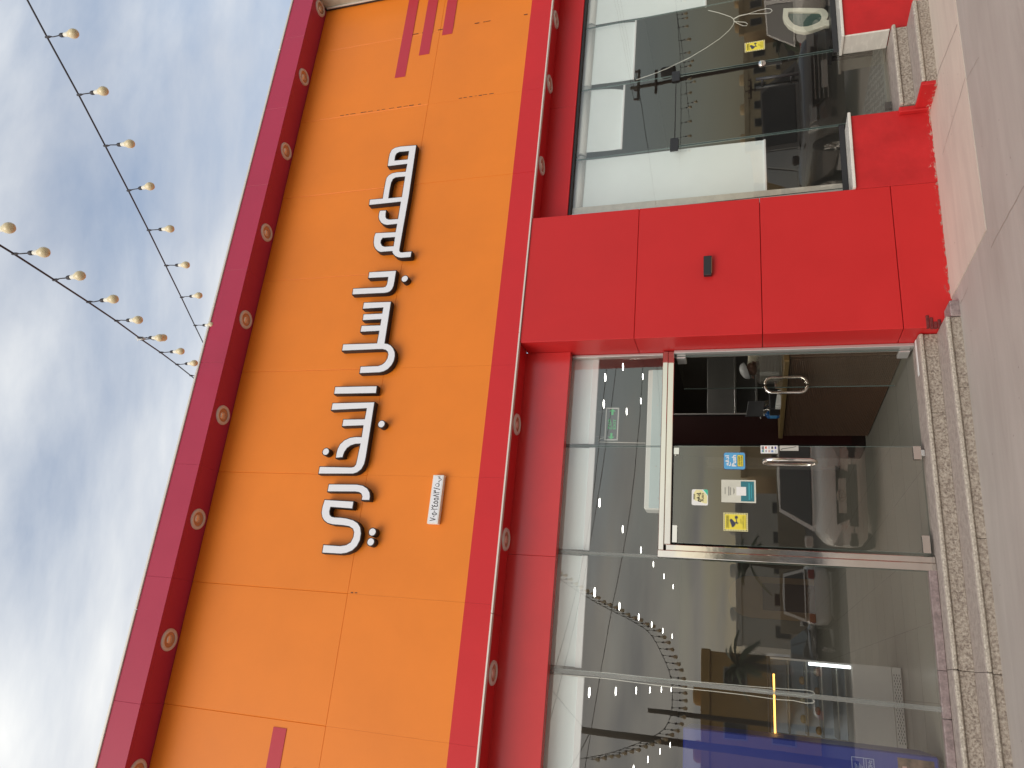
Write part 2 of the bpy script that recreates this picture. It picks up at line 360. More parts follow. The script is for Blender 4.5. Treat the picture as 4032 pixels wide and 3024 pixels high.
# ------------------------------------------------------------------ ground
mb = MB(); L = 260
mb.add([(-L, -14.0, gz(-L * .02)), (30, -14.0, gz(6)), (30, 1.0, gz(30 * .3)), (-L, 1.0, gz(-L * .02))], [(0, 1, 2, 3)])
gm = MB(); xs = [-260, -12, 0, 3, 6, 9, 12, 260]; zs = [gz(max(-6, min(10, x))) for x in xs]
for i in range(len(xs) - 1):
    gm.add([(xs[i], -13, zs[i]), (xs[i + 1], -13, zs[i + 1]), (xs[i + 1], 40, zs[i + 1]), (xs[i], 40, zs[i])], [(0, 1, 2, 3)])
    gm.add([(xs[i], -320, zs[i] - .14), (xs[i + 1], -320, zs[i + 1] - .14), (xs[i + 1], -13, zs[i + 1] - .14), (xs[i], -13, zs[i] - .14)], [(0, 1, 2, 3)], 1)
    gm.add([(xs[i], -13, zs[i] - .14), (xs[i + 1], -13, zs[i + 1] - .14), (xs[i + 1], -13, zs[i + 1]), (xs[i], -13, zs[i])], [(0, 1, 2, 3)])
ground = structure('ground', gm, [conc, asphalt])
# lighter slab in front of the right-hand steps
a, b, c = gnd(*c3(1970, 1490)), gnd(*c6(1715, 335)), gnd(*c3(1770, 0))
dv = (c - a); far = c + dv * 1.2
pts = [a, far, Vector((far.x, .05, gz(far.x))), Vector((b.x, .05, gz(b.x))), b]
mb = MB(); n = len(pts)
mb.add([(p.x, p.y, gz(p.x) + .006) for p in pts] + [(p.x, p.y, gz(p.x) - .03) for p in pts], [tuple(range(n))] + [(i, i + n, (i + 1) % n + n, (i + 1) % n) for i in range(n)])
structure('pavement', mb, concl)
# cracks and saw cuts
crack = MB()
def crackline(px, w, h=.0015, lift=.0):
    P = []
    for i in range(len(px) - 1):
        A, B = gnd(*px[i]), gnd(*px[i + 1])
        for k in range(6):
            q = A.lerp(B, k / 6); P.append(q + Vector((random.uniform(-1, 1), random.uniform(-1, 1), 0)) * .006)
    P.append(gnd(*px[-1]))
    for A, B in zip(P, P[1:]):
        d = (B - A).normalized(); nn = Vector((-d.y, d.x, 0)) * w * random.uniform(.4, 1)
        crack.add([A - nn + Vector((0, 0, lift + h)), B - nn + Vector((0, 0, lift + h)), B + nn + Vector((0, 0, lift + h)), A + nn + Vector((0, 0, lift + h))], [(0, 1, 2, 3)])
crackline([c3(2212, 1205), c3(2120, 1370), c3(2000, 1605)], .006)
crackline([c3(1785, 160), c3(1680, 420), c3(1600, 660)], .004, lift=.006)
crackline([c3(1840, 500), c3(1760, 760), c3(1690, 1000)], .003, lift=.006)
crackline([c3(1920, 370), c3(1840, 520)], .003)
crackline([c6(1850, 200), c6(1800, 310)], .003)
structure('ground_crack', crack, mat('crack_dirt', (.29, .23, .19), .9))

# ------------------------------------------------------------------ the building
B = empty('restaurant_building', (2.5, 0, 0), 'two storey shopfront with orange fascia, red frame and red pillar', 'building')
ZS, ZT, ZB = 6.839, 7.143, 3.703                # soffit of the frame, top of the frame, foot of the fascia
XJ = [-2.891 + 1.108 * k for k in range(10)] + [7.80]
ZM, ZR = 5.11, 3.966
gap = .0005
for i in range(len(XJ) - 1):
    x0, x1 = XJ[i] + gap, XJ[i + 1] - gap
    yo = random.uniform(0, .003)
    build('fascia_panel', MB().bbox(x0, x1, yo, .04, ZM + gap, ZS - .002), orange, B)
    lo = MB().box(x0, x1, yo, .04, ZR, ZM - gap, 0); lo.box(x0, x1, yo, .04, ZB + .012, ZR, 1)
    build('fascia_panel', lo, [orange, red], B)
    fx = XJ[i] if i else -3.2
    fr = MB(); fr.bbox(x0 if i else -3.2, x1, -.293, -.255, ZS, ZT, .0015); fr.box(x0, x1, -.2549, .042, ZS + .0005, ZS + .03)
    build('frame_panel', fr, redframe, B)
build('frame_panel', MB().bbox(7.803, 9.6, -.293, -.255, ZS, ZT), redframe, B)
for x0, x1 in ((-3.2, .12), (.124, 3.3), (3.304, 6.9), (6.904, 9.6)):
    build('coping', MB().bbox(x0, x1, -.305, .06, ZT + .001, ZT + .028), trim, B)
build('wall', MB().box(-3.2, 9.6, .0425, .30, ZB + .05, ZT), mat('backing_board', (.60, .16, .02), .8), B)
for x0, x1 in ((-3.2, .36), (.364, 2.98), (2.984, 5.4), (5.404, 9.6)):
    build('trim_strip', MB().bbox(x0, x1, -.012, .03, ZB - .004, ZB + .012, .002), trim, B)
for (x0, z0, z1) in ((6.45, 5.482, 5.62), (6.745, 5.21, 5.345), (7.006, 4.943, 5.076)):
    build('stripe', MB().box(x0, 7.798, -.0035, -.001, z0, z1), redfilm, B)
for (x1, z0, z1) in ((-.737, 5.488, 5.622), (-1.03, 5.215, 5.352)):
    build('stripe', MB().box(-3.2, x1, -.0035, -.001, z0, z1), redfilm, B)
# a few open joints whose sealant has torn
torn_m = mat('torn_sealant', (.10, .04, .03), .8)
def torn(x, z0, z1, n):
    for k in range(n):
        z = z0 + (z1 - z0) * (k + random.uniform(0, .5)) / n; l = (z1 - z0) / n * random.uniform(.3, .85); w = random.uniform(.002, .005)
        build('torn_sealant', MB().box(x - w + random.uniform(-.002, .002), x + w, -.0025, 0, z, z + l), torn_m, B)
torn(7.104, 5.3, 5.55, 3); torn(7.104, 4.95, 5.12, 2); torn(7.104, 4.43, 4.68, 3); torn(7.104, 3.98, 4.03, 1); torn(5.994, 5.2, 5.5, 4); torn(5.994, 5.55, 6.3, 9); torn(5.994, 4.3, 4.75, 7); torn(.444, 5.0, 5.08, 2)
# underside of the fascia, lintels, reveals
for x0, x1 in ((-3.2, .36), (.3615, 4.286)):
    build('soffit_panel', MB().box(x0, x1, .0305, .2635 if x1 < 4 or x0 > 4 else .262, ZB, ZB + .04), red, B)
build('soffit_panel', MB().box(4.288, 9.6, .0305, .2635, ZB, ZB + .04), red, B)
for x0, x1 in ((-3.2, .90), (.902, 2.8795)):
    build('lintel_panel', MB().bbox(x0, x1, .264, .35, 3.255, ZB + .04, .002), redgloss, B)
for x0, x1 in ((4.288, 5.9), (5.903, 9.6)):
    build('lintel_panel', MB().bbox(x0, x1, .264, .30, 3.40, ZB + .04, .002), red, B)
# pillar
PX0, PX1 = 2.88, 4.283
for z0, z1 in ((-.1, .3575), (.3625, 1.4685), (1.4735, 2.595), (2.598, ZB - .006)):
    build('pillar_panel', MB().bbox(PX0 + random.uniform(0, .002), PX1, random.uniform(0, .003), .40, z0, z1, .004), redpillar, B)
mb = MB()
for k in range(7):
    mb.bbox(PX0 - .006 + random.uniform(-.004, .004), PX0 + random.uniform(.03, .12), -.006, .02, .0 + k * .028, .024 + k * .028, .004)
build('broken_corner', mb, mat('bare_brick', (.15, .02, .018), .9, var=.3, vscale=30, bump=.5, bscale=50), B)
build('kerb_end', MB().bbox(2.882, 3.02, -.205, -.004, -.05, .055, .008), gr_pink, B)
# low walls with marble sills
build('low_wall', MB().bbox(4.286, 5.10, .002, .23, -.15, .640, .004), redwall, B)
build('low_wall', MB().bbox(6.085, 9.6, .002, .23, -.15, .640, .004), redwall, B)
build('plinth', MB().bbox(5.04, 5.098, -.05, .0, -.15, .235, .006), redwall, B)
build('plinth', MB().bbox(5.055, 5.094, -.355, -.052, -.15, .105, .006), redwall, B)
build('sill', MB().bbox(4.287, 4.70, -.025, .236, .641, .667, .004), marble, B)
build('sill', MB().bbox(4.703, 5.125, -.025, .236, .641, .667, .004), marble, B)
build('sill', MB().bbox(6.05, 9.6, -.025, .236, .641, .667, .004), marble, B)
build('marble_jamb', MB().bbox(6.066, 6.084, .0, .236, .235, .640, .003), marble, B)
# steps
def steps(xs_low, xs_up, xt_low, xt_up, y1, z1, y2, z2, yb, base):
    for a, b_ in zip(xs_low, xs_low[1:]): build('riser', MB().bbox(a + .0015, b_ - .0015, y1 + random.uniform(0, .004), y1 + .05, base, z1 - .036, .004), gr_rough, B)
    for a, b_ in zip(xt_low, xt_low[1:]):
        m_ = MB().bbox(a + .0015, b_ - .0015, y1 + .012, y2 + .04, z1 - .034, z1, .003); m_.bbox(a + .0015, b_ - .0015, y1 - .017, y1 + .0125, z1 - .034, z1 - .002, .009, 1)
        build('tread', m_, [gr_smooth, gr_edge], B)
    for a, b_ in zip(xs_up, xs_up[1:]): build('riser', MB().bbox(a + .0015, b_ - .0015, y2 + random.uniform(0, .004), y2 + .05, z1 - .002, z2 - .036, .004), gr_rough, B)
    for a, b_ in zip(xt_up, xt_up[1:]):
        m_ = MB().bbox(a + .0015, b_ - .0015, y2 + .012, yb, z2 - .034, z2, .003); m_.bbox(a + .0015, b_ - .0015, y2 - .017, y2 + .0125, z2 - .034, z2 - .002, .009, 1)
        build('tread', m_, [gr_smooth, gr_edge], B)
steps([-3.2, -1.1, .22, 1.13, 2.28, 2.878], [-3.2, .235, 2.18, 2.876], [-3.2, .23, 2.878], [-3.2, .24, 2.876], -.2, .0975, .113, .234, .42, -.1)
steps([5.096, 5.62, 6.03], [5.11, 5.45, 6.03], [5.096, 6.03], [5.11, 6.062], -.35, .10, -.06, .23, .30, -.2)
# base strip under the fixed panes on the left
for x0, x1 in ((-3.2, -.10), (-.096, .23), (.233, .965)):
    build('base_strip', MB().bbox(x0, x1, .292, .36, .235, .292, .004), gr_pink, B)

# ------------------------------------------------------------------ glass of the left front
def pane(name, x0, x1, z0, z1, side, parent=B, th=.010):
    m_ = MB(); q = [(x0, z0), (x1, z0), (x1, z1), (x0, z1)]; f = [(x, gy(z, side), z) for x, z in q]; k = [(x, gy(z, side) + th, z) for x, z in q]
    m_.add(f, [(0, 1, 2, 3)], 0)
    e = .004
    m_.hexa([(x0, gy(z0, side) + .001, z0), (x0 + e, gy(z0, side) + .001, z0), (x0 + e, gy(z1, side) + .001, z1), (x0, gy(z1, side) + .001, z1)],
            [(x0, gy(z0, side) + th, z0), (x0 + e, gy(z0, side) + th, z0), (x0 + e, gy(z1, side) + th, z1), (x0, gy(z1, side) + th, z1)], 1)
    m_.hexa([(x1 - e, gy(z0, side) + .001, z0), (x1, gy(z0, side) + .001, z0), (x1, gy(z1, side) + .001, z1), (x1 - e, gy(z1, side) + .001, z1)],
            [(x1 - e, gy(z0, side) + th, z0), (x1, gy(z0, side) + th, z0), (x1, gy(z1, side) + th, z1), (x1 - e, gy(z1, side) + th, z1)], 1)
    return build(name, m_, [glassL, glassE], parent, fixn=False)
pane('glass_pane', 1.956, 2.872, 2.368, 3.30, LEFT); pane('glass_pane', .972, 1.950, 2.368, 3.30, LEFT)
pane('glass_pane', -.030, .950, .292, 3.30, LEFT); pane('glass_pane', -1.02, -.046, .292, 3.30, LEFT); pane('glass_pane', -2.4, -1.03, .292, 3.30, LEFT)
def strip(name, x0, x1, z0, z1, side, y0, y1, m, parent=B):
    m_ = MB(); q = [(x0, z0), (x1, z0), (x1, z1), (x0, z1)]
    m_.hexa([(x, gy(z, side) + y0, z) for x, z in q], [(x, gy(z, side) + y1, z) for x, z in q]); return build(name, m_, m, parent)
strip('joint_seal', -.056, -.020, .292, 3.28, LEFT, -.006, -.002, seal)
strip('joint_seal', .950, .972, 2.37, 3.28, LEFT, -.006, -.002, seal)
# polished steel frame of the doorway: post and header, each of two faces
fm = MB(); fm.bbox(.952, 1.010, .290, .375, .236, 2.368, .004); build('door_post', fm, chrome, B)
fm = MB(); fm.bbox(1.012, 1.062, .300, .372, .236, 2.300, .004); build('door_post', fm, chrome, B)
build('door_header', MB().bbox(1.012, 2.872, .303, .385, 2.318, 2.366, .004), chrome, B)
build('door_header', MB().bbox(1.064, 2.872, .309, .381, 2.262, 2.3165, .004), chrome, B)
build('jamb_strip', MB().bbox(2.850, 2.8785, .300, .42, .236, 2.262, .003), alu, B)
build('jamb_strip', MB().bbox(2.855, 2.8785, .350, .42, 2.37, 3.26, .003), alu, B)

def d_handle(x, y, zc, h, out_, r, horizontal_dir=None):
    """a D shaped pull: two legs and a bar; out_ is the offset vector of the bar"""
    p = []; o = Vector(out_); base = Vector((x, y, zc)); rad = o.length * .95
    for k in range(7):
        a = math.pi / 2 * k / 6; p.append(base + o * math.sin(a) + Vector((0, 0, h / 2 - rad + rad * math.cos(a) * 1.0)) - Vector((0, 0, 0)))
    q = [base + Vector((0, 0, h / 2))] + [base + o * math.sin(math.pi / 2 * k / 6) + Vector((0, 0, h / 2 - (1 - math.cos(math.pi / 2 * k / 6)) * rad)) for k in range(1, 7)]
    q2 = [Vector((v.x, v.y, 2 * zc - v.z)) for v in reversed(q)]
    return MB().tube(q + q2, r, 10)
# left leaf, closed
dl = pane('door', 1.086, 1.958, .262, 2.252, LEFT); dl['label'] = 'closed glass door leaf'
h = at(*c6(695, 1328), .30); zc = h.z
hd = d_handle(h.x, gy(zc, LEFT), zc, .42, (0, -.075, 0), .017); k2 = d_handle(h.x, gy(zc, LEFT) + .010, zc, .42, (0, .075, 0), .017)
hd.add(k2.v, k2.f, 0, True); build('handle', hd, chrome, dl)
for x0, x1, z0, z1 in ((1.875, 1.935, 2.205, 2.25), (1.088, 1.235, 2.21, 2.25), (1.088, 1.225, .262, .315), (1.845, 1.955, .262, .32)):
    m_ = MB(); sheet(m_, x0, x1, z0, z1, LEFT, -.003, .014); sheet(m_, x0, x1, z0, z1, LEFT, .028, .014); build('hinge_patch', m_, chrome, dl)
build('floor_lock', MB().bbox(1.875, 1.925, .30, .335, .236, .262, .003), alu, dl)
# right leaf, swung fully inwards, seen edge on
ym = .345
m_ = MB(); m_.add([(2.832, ym, .262), (2.832, ym + .87, .262), (2.832, ym + .87, 2.25), (2.832, ym, 2.25)], [(0, 1, 2, 3)], 0)
m_.box(2.828, 2.836, ym + .866, ym + .874, .262, 2.25, 1); m_.box(2.828, 2.836, ym - .004, ym + .002, .262, 2.25, 1)
dr = build('door', m_, [glassL, glassE], B, fixn=False); dr['label'] = 'open glass door leaf swung inwards'
yh = ym + .80; zc = at(*c6(668, 835), yh).z
hd = d_handle(2.838, yh, zc, .40, (.075, 0, 0), .017); k2 = d_handle(2.826, yh, zc, .40, (-.075, 0, 0), .017); hd.add(k2.v, k2.f, 0, True); build('handle', hd, chrome, dr)
for z0 in (.262, 2.16): build('hinge_patch', MB().bbox(2.815, 2.849, ym, ym + .15, z0, z0 + .085, .003), alu, dr)
build('threshold_plate', MB().bbox(2.55, 2.87, .215, .262, .2345, .240, .002), whitepl, B)

# ------------------------------------------------------------------ glass of the right front
pane('glass_pane', 4.47, 5.196, .72, 3.372, RIGHT); pane('glass_pane', 5.200, 6.150, 2.305, 3.372, RIGHT)
pane('glass_pane', 6.154, 7.070, .72, 3.372, RIGHT); pane('glass_pane', 7.074, 8.6, .72, 3.372, RIGHT)
build('window_frame', MB().bbox(4.284, 5.195, .236, .275, .668, .718, .003), blackmetal, B)
build('window_frame', MB().bbox(6.11, 8.6, .236, .275, .668, .718, .003), blackmetal, B)
build('window_frame', MB().bbox(4.284, 8.6, .285, .345, 3.374, 3.43, .003), blackmetal, B)
build('jamb_board', MB().bbox(4.47, 4.592, .335, .372, .668, 3.37, .003), cream, B); build('jamb_bead', MB().bbox(4.44, 4.505, .318, .334, .668, 3.37, .003), alu, B)
d3 = pane('door', 5.212, 6.135, .236, 2.296, RIGHT); d3['label'] = 'glass door leaf with black bar handles'
hx = at(*zW2(1240, 835), .20); hb = MB(); zt, zl = 1.478, 1.062
for yy in (-.055, .070):
    hb.tube([(hx.x, gy(1.27, RIGHT) + yy, zl), (hx.x, gy(1.27, RIGHT) + yy, zt)], .0165, 10)
for z_ in (zl + .07, zt - .065): hb.tube([(hx.x, gy(1.27, RIGHT) - .05, z_), (hx.x, gy(1.27, RIGHT) + .07, z_)], .012, 8)
build('handle', hb, blackmetal, d3)
lk = on(*zW2(1107, 688), RIGHT)
lb = MB().lathe([(0, .018), (.030, .018), (.038, .012), (.040, 0)], 20, (lk.x - .01, gy(lk.z, RIGHT) - .002, lk.z), 'y'); build('lock', lb, chrome, d3)
build('lock_case', MB().bbox(lk.x - .04, lk.x + .04, gy(lk.z, RIGHT) + .006, gy(lk.z, RIGHT) + .03, lk.z - .20, lk.z - .02, .004), blackmetal, d3)
for x0, x1 in ((6.06, 6.19), (5.14, 5.30)):
    m_ = MB(); sheet(m_, x0, x1, 2.262, 2.345, RIGHT, -.004, .016); build('hinge_patch', m_, blackmetal, d3)
m_ = MB(); sheet(m_, 5.216, 6.13, 2.297, 2.303, RIGHT, .006, .012); build('top_gap', m_, dark, d3)
build('door_stop', MB().bbox(5.34, 5.42, .25, .29, .231, .29, .003), blackmetal, d3)
strip('joint_seal', 5.1965, 5.1995, .72, 3.372, RIGHT, -.001, .003, glassE); strip('joint_seal', 6.1505, 6.1535, .30, 3.372, RIGHT, -.001, .003, glassE)
strip('joint_seal', 7.0705, 7.0735, .72, 3.372, RIGHT, -.001, .003, glassE)

# beige wall end closing the fascia on the right
bw = empty('stone_side_wall', (7.95, -.14, 3.7), 'beige stone wall end with black edging at right end of orange fascia', 'wall')
build('stone_face', MB().bbox(7.802, 8.4, -.285, .04, 3.72, ZS - .004, .003), stone, bw)
build('edging', MB().box(7.776, 7.801, -.030, -.006, 3.72, ZS - .006), blackmetal, bw)
build('edge_bead', MB().box(7.778, 7.7995, -.040, -.0305, 3.72, ZS - .03), trim, bw)

# ------------------------------------------------------------------ the shop name in raised letters
sign = empty('shop_sign', (2.4, 0, 5.2), 'raised white Arabic letters with black sides across the orange fascia', 'sign')
DL = .072
def inset(P_, d):
    n = len(P_); A_ = sum(P_[i][0] * P_[(i + 1) % n][1] - P_[(i + 1) % n][0] * P_[i][1] for i in range(n)); sg = 1 if A_ > 0 else -1; o = []
    for i in range(n):
        p0, p1, p2 = Vector(P_[i - 1]), Vector(P_[i]), Vector(P_[(i + 1) % n]); e1 = (p1 - p0).normalized(); e2 = (p2 - p1).normalized()
        n1 = Vector((-e1.y, e1.x)) * sg; n2 = Vector((-e2.y, e2.x)) * sg; k = n1 + n2; k = k / max(.35, k.length_squared / 2) if k.length > 1e-6 else n1
        o.append(tuple(p1 + k * d))
    return o
def raised(name, outer, zf, holes=()):
    def loc(p): q = at(*zf(*p), -DL); return (q.x, q.z)
    res = []
    for off, yb, ext, m_, nm in ((0.0, -DL / 2 - .004, DL / 2 - .004, black, name), (.0085, -DL - .0015, .0015, white, 'letter_face')):
        cu = bpy.data.curves.new(nm, 'CURVE'); cu.dimensions = '2D'; cu.fill_mode = 'BOTH'; cu.extrude = ext; cu.resolution_u = 1
        for hk, pl in enumerate((outer, *holes)):
            s_ = cu.splines.new('POLY'); s_.points.add(len(pl) - 1); LP = [loc(p) for p in pl]
            if off: LP = inset(LP, off if hk == 0 else -off)
            for i, p in enumerate(LP): s_.points[i].co = (*p, 0, 1)
            s_.use_cyclic_u = True
        t = bpy.data.objects.new(nm, cu); COL.objects.link(t)
        me = bpy.data.meshes.new_from_object(t.evaluated_get(bpy.context.evaluated_depsgraph_get())); bpy.data.objects.remove(t)
        org = ORG[sign.name]
        for v in me.vertices: v.co = Vector((v.co.x, yb - v.co.z, v.co.y)) - org
        me.materials.clear(); me.materials.append(m_)
        o = bpy.data.objects.new(nm, me); COL.objects.link(o); o.parent = res[0] if res else sign; ORG[o.name] = org; res.append(o)
def dot(cx_, cy_, rx, zf):
    c = at(*zf(cx_, cy_), -DL); e_ = at(*zf(cx_, cy_ + rx), -DL); r = abs(e_.x - c.x)
    b_ = build('letter_dot', MB().lathe([(0, DL - .004), (r, DL - .004), (r, 0)], 28, (c.x, -.004, c.z), 'y'), black, sign)
    for p in b_.data.polygons: p.use_smooth = False
    fo_ = build('letter_face', MB().lathe([(0, .002), (r - .0085, .002), (r - .0085, 0)], 28, (c.x, -DL, c.z), 'y'), white, b_)
    for p in fo_.data.polygons: p.use_smooth = False
def arc(p):                                        # densify rounded corners with a Catmull-Rom pass over marked runs
    return p
raised('letter', [(1138, 84), (1056, 640), (995, 985), (955, 1215), (953, 1235), (962, 1248), (980, 1250), (1087, 1240), (1075, 1312), (960, 1319), (930, 1314), (900, 1300), (880, 1280), (868, 1262), (866, 1246),
                  (740, 1256), (710, 1245), (685, 1222), (668, 1190), (663, 1150), (668, 1090), (685, 1040), (902, 1030), (917, 950), (810, 962), (775, 954), (745, 935), (725, 905), (717, 870), (722, 830), (733, 797), (810, 793),
                  (803, 840), (803, 868), (812, 884), (838, 893), (928, 887), (958, 708), (613, 745), (622, 677), (762, 665), (775, 585), (790, 500), (803, 445), (830, 412), (868, 390), (920, 379), (1012, 373), (1027, 297), (816, 322),
                  (826, 240), (838, 183), (860, 138), (900, 112), (960, 98)], zA,
       holes=[[(1047, 157), (950, 166), (922, 180), (908, 205), (901, 251), (1033, 239)], [(1004, 434), (910, 443), (882, 460), (864, 495), (850, 560), (834, 661), (970, 648)],
              [(894, 1094), (768, 1103), (752, 1125), (749, 1150), (765, 1180), (790, 1188), (880, 1182)]])
raised('letter', [(1103, 80), (1092, 150), (1080, 225), (1068, 285), (1048, 330), (1020, 360), (985, 376), (940, 384), (516, 404), (529, 315), (930, 298), (953, 290), (967, 270), (974, 245), (985, 176), (725, 189), (739, 101)], zB)
dot(1207, 192, 47, zB)
raised('letter', [(1036, 486), (995, 755), (952, 1031), (990, 1037), (1030, 1058), (1062, 1095), (1083, 1145), (1086, 1200), (1072, 1265), (1040, 1325), (990, 1378), (935, 1408), (880, 1422), (610, 1433), (626, 1333), (858, 1325), (908, 1308), (948, 1275), (975, 1230), (986, 1185),
                  (978, 1150), (955, 1128), (912, 1118), (850, 1119), (381, 1139), (398, 1042), (840, 1028), (868, 880), (621, 893), (639, 800), (883, 793), (894, 727), (651, 741), (664, 650), (908, 640), (920, 575), (652, 591), (670, 498)], zB)
raised('letter', [(610, 81), (602, 150), (242, 156), (253, 89)], zC)
raised('letter', [(590, 216), (553, 455), (517, 680), (503, 740), (478, 785), (442, 813), (405, 825), (111, 825), (123, 756), (395, 762), (413, 757), (426, 740), (432, 715), (462, 573), (425, 575), (385, 588), (358, 608), (337, 638), (326, 668), (322, 687), (256, 692), (262, 650), (273, 610), (293, 572), (330, 537), (380, 514), (430, 507), (474, 508),
                  (487, 420), (309, 427), (321, 361), (500, 358), (515, 277), (218, 292), (231, 225)], zC)
dot(643, 404, 34, zC); dot(177, 635, 34, zC)
raised('letter', [(200, 903), (440, 905), (490, 915), (528, 940), (548, 973), (552, 1010), (546, 1047), (472, 1045), (478, 1012), (470, 990), (452, 979), (420, 975), (186, 974)], zC)
raised('letter', [(165, 1033), (415, 1048), (403, 1118), (220, 1104), (212, 1135), (214, 1160), (228, 1175), (250, 1180), (300, 1182), (355, 1189), (410, 1205), (448, 1230), (470, 1265), (477, 1318), (467, 1380), (440, 1430), (400, 1468), (350, 1489), (300, 1496), (141, 1487), (154, 1410), (300, 1420), (348, 1412), (383, 1390), (403, 1350), (409, 1310), (400, 1285), (372, 1266), (320, 1257),
                  (232, 1250), (190, 1238), (160, 1215), (143, 1185), (137, 1148), (144, 1100)], zC)
dot(567, 1308, 38, zC); dot(553, 1391, 38, zC)

# the small registration plate
A = [at(*zD(*p), -.05) for p in ((405, 1352), (632, 1362), (780, 367), (563, 360))]
x0, x1, z0, z1 = (A[0].x + A[1].x) / 2, (A[2].x + A[3].x) / 2, (A[1].z + A[2].z) / 2, (A[0].z + A[3].z) / 2
lic = empty('registration_plate', ((x0 + x1) / 2, 0, z0), 'small white box sign with black Arabic digits below the letters', 'sign')
sh = MB(); sh.bbox(x0, x1, -.05, -.003, z0, z1, .003); build('sign_box', sh, mat('sign_white', (.78, .74, .68), .45), lic)
build('sign_face', MB().box(x0 + .012, x1 - .012, -.0515, -.0495, z0 + .012, z1 - .012), white, lic)
digits = '٧٠٥٠٢٤٥٥٨٣'
wd = (x1 - x0); hd_ = z1 - z0; lf_ = lambda z: -.0525
lettering('lettering', digits, black, lic, x0 + wd * .05, x0 + wd * .68, z0 + hd_ * .20, z0 + hd_ * .80, lf_, bold=.008)
lettering('lettering', '/', black, lic, x0 + wd * .69, x0 + wd * .735, z0 + hd_ * .20, z0 + hd_ * .80, lf_, bold=.008)
lettering('lettering', chr(0xFE95), black, lic, x0 + wd * .75, x0 + wd * .825, z0 + hd_ * .30, z0 + hd_ * .70, lf_, bold=.008)
lettering('lettering', '.', black, lic, x0 + wd * .845, x0 + wd * .868, z0 + hd_ * .32, z0 + hd_ * .44, lf_, bold=.008)
lettering('lettering', chr(0xFEB1), black, lic, x0 + wd * .88, x0 + wd * .965, z0 + hd_ * .18, z0 + hd_ * .55, lf_, bold=.008)

# wall lamp on the pillar
wl = empty('wall_lamp', (3.571, 0, 1.90), 'slim black up-and-down lamp box on the red pillar', 'lamp')
build('lamp_body', MB().bbox(3.472, 3.670, -.05, -.003, 1.903, 1.975, .004), blackmetal, wl)
build('lens', MB().box(3.49, 3.652, -.045, -.008, 1.9005, 1.9035), lampglass, wl)
build('back_plate', MB().box(3.48, 3.662, -.0029, .0005, 1.91, 1.968), blackmetal, wl)

# round spotlights let into the two undersides
def spot(name):
    o = empty(name, (0, 0, 0), 'x', 'spotlight')
    build('trim_ring', MB().lathe([(.070, .004), (.070, -.010), (.076, -.016), (.098, -.012), (.104, 0), (.104, .004)], 28), lampring, o)
    build('lens', MB().lathe([(0, -.002), (.045, -.003), (.0705, -.006)], 24), lampglass, o)
    build('reflector', MB().lathe([(0, -.013), (.020, -.012), (.036, -.006), (.040, -.002)], 20, (.004, .006, 0)), lampcore, o)
    return o
sp0 = spot('soffit_spotlight')
ordn = ['first', 'second', 'third', 'fourth', 'fifth', 'sixth', 'seventh', 'eighth', 'ninth', 'tenth']
ups = [1.249, 1.066, .884, .701, .522, .343, .166, -.019, -.2]
for i, u in enumerate(ups):
    o = sp0 if i == 0 else copy_tree(sp0)
    o.location = (u * 6.165, -.128, ZS - .0005); o['group'] = 'spotlights under the red roof frame'
    o['label'] = f'spotlight under the top red frame, {ordn[i]} counting from the beige wall'
    o.rotation_euler.z = random.uniform(0, 6)
lows = [(1.094, .331), (.95, .332), (.778, .332), (.323, .331), (.157, .333), (-.017, .332)]
for i, (u, w_) in enumerate(lows):
    o = copy_tree(sp0); t = (ZB - 1.55) / w_; o.location = (u * t, min(.158, max(.13, t - 6.3)), ZB - .0005); o['group'] = 'spotlights under the orange fascia'
    sd = 'over the window with blinds' if i < 3 else 'over the glass doors'; fr_ = 'the top picture edge' if i < 3 else 'the pillar'
    o['label'] = f'spotlight under the fascia {sd}, {ordn[i % 3]} from {fr_}'

# ------------------------------------------------------------------ festoon lights
def lamp_proto():
    g = MB().lathe([(.0, -.298), (.016, -.296), (.029, -.288), (.037, -.272), (.0385, -.258), (.036, -.242), (.029, -.226), (.0225, -.213)], 16, mi=0)
    g.lathe([(.0225, -.213), (.020, -.195), (.0165, -.176), (.015, -.168)], 14, mi=1)
    b_ = build('bulb', g, [bulbglass, bulbneck])
    s_ = MB().lathe([(0, -.166), (.0155, -.168), (.0175, -.158), (.0175, -.140), (.013, -.128), (.006, -.120)], 12); s_.tube([(0, 0, -.122), (.004, 0, -.06), (0, 0, 0)], .0045, 6)
    s_.lathe([(.004, -.045), (.010, -.022), (.011, 0), (.008, .016), (0, .02)], 8)
    build('socket', s_, cable, b_); return b_
BULB = lamp_proto()
FIRST = [True]
def festoon(label, junctions, line, group, scale=1.0, dim=False):
    """junctions: world points of the sockets; line: world points of the cable"""
    r = empty('festoon_light_string', line[0], label, 'string lights', group)
    build('cable', MB().tube(line, .0065, 6), cable, r)
    for p in junctions:
        b_ = BULB if FIRST[0] else BULB.copy()
        if not FIRST[0]:
            COL.objects.link(b_); s_ = BULB.children[0].copy(); COL.objects.link(s_); s_.parent = b_
        FIRST[0] = False
        b_.parent = r; b_.location = Vector(p) - Vector(line[0]); b_.rotation_euler = (random.uniform(-.06, .06), random.uniform(-.06, .06), random.uniform(0, 6)); b_.scale = (scale,) * 3
    return r
def string3d(pxs, d0, d1):
    """points along one straight cable seen in perspective: 1/distance runs evenly along the picture line"""
    A_, B_ = Vector(pxs[0]), Vector(pxs[-1]); o = []
    t0, t1 = d0 + 6.3, d1 + 6.3
    for p in pxs:
        s_ = (Vector(p) - A_).length / (B_ - A_).length; t = 1 / ((1 - s_) / t0 + s_ / t1); o.append(at(p[0], p[1], t - 6.3))
    return o
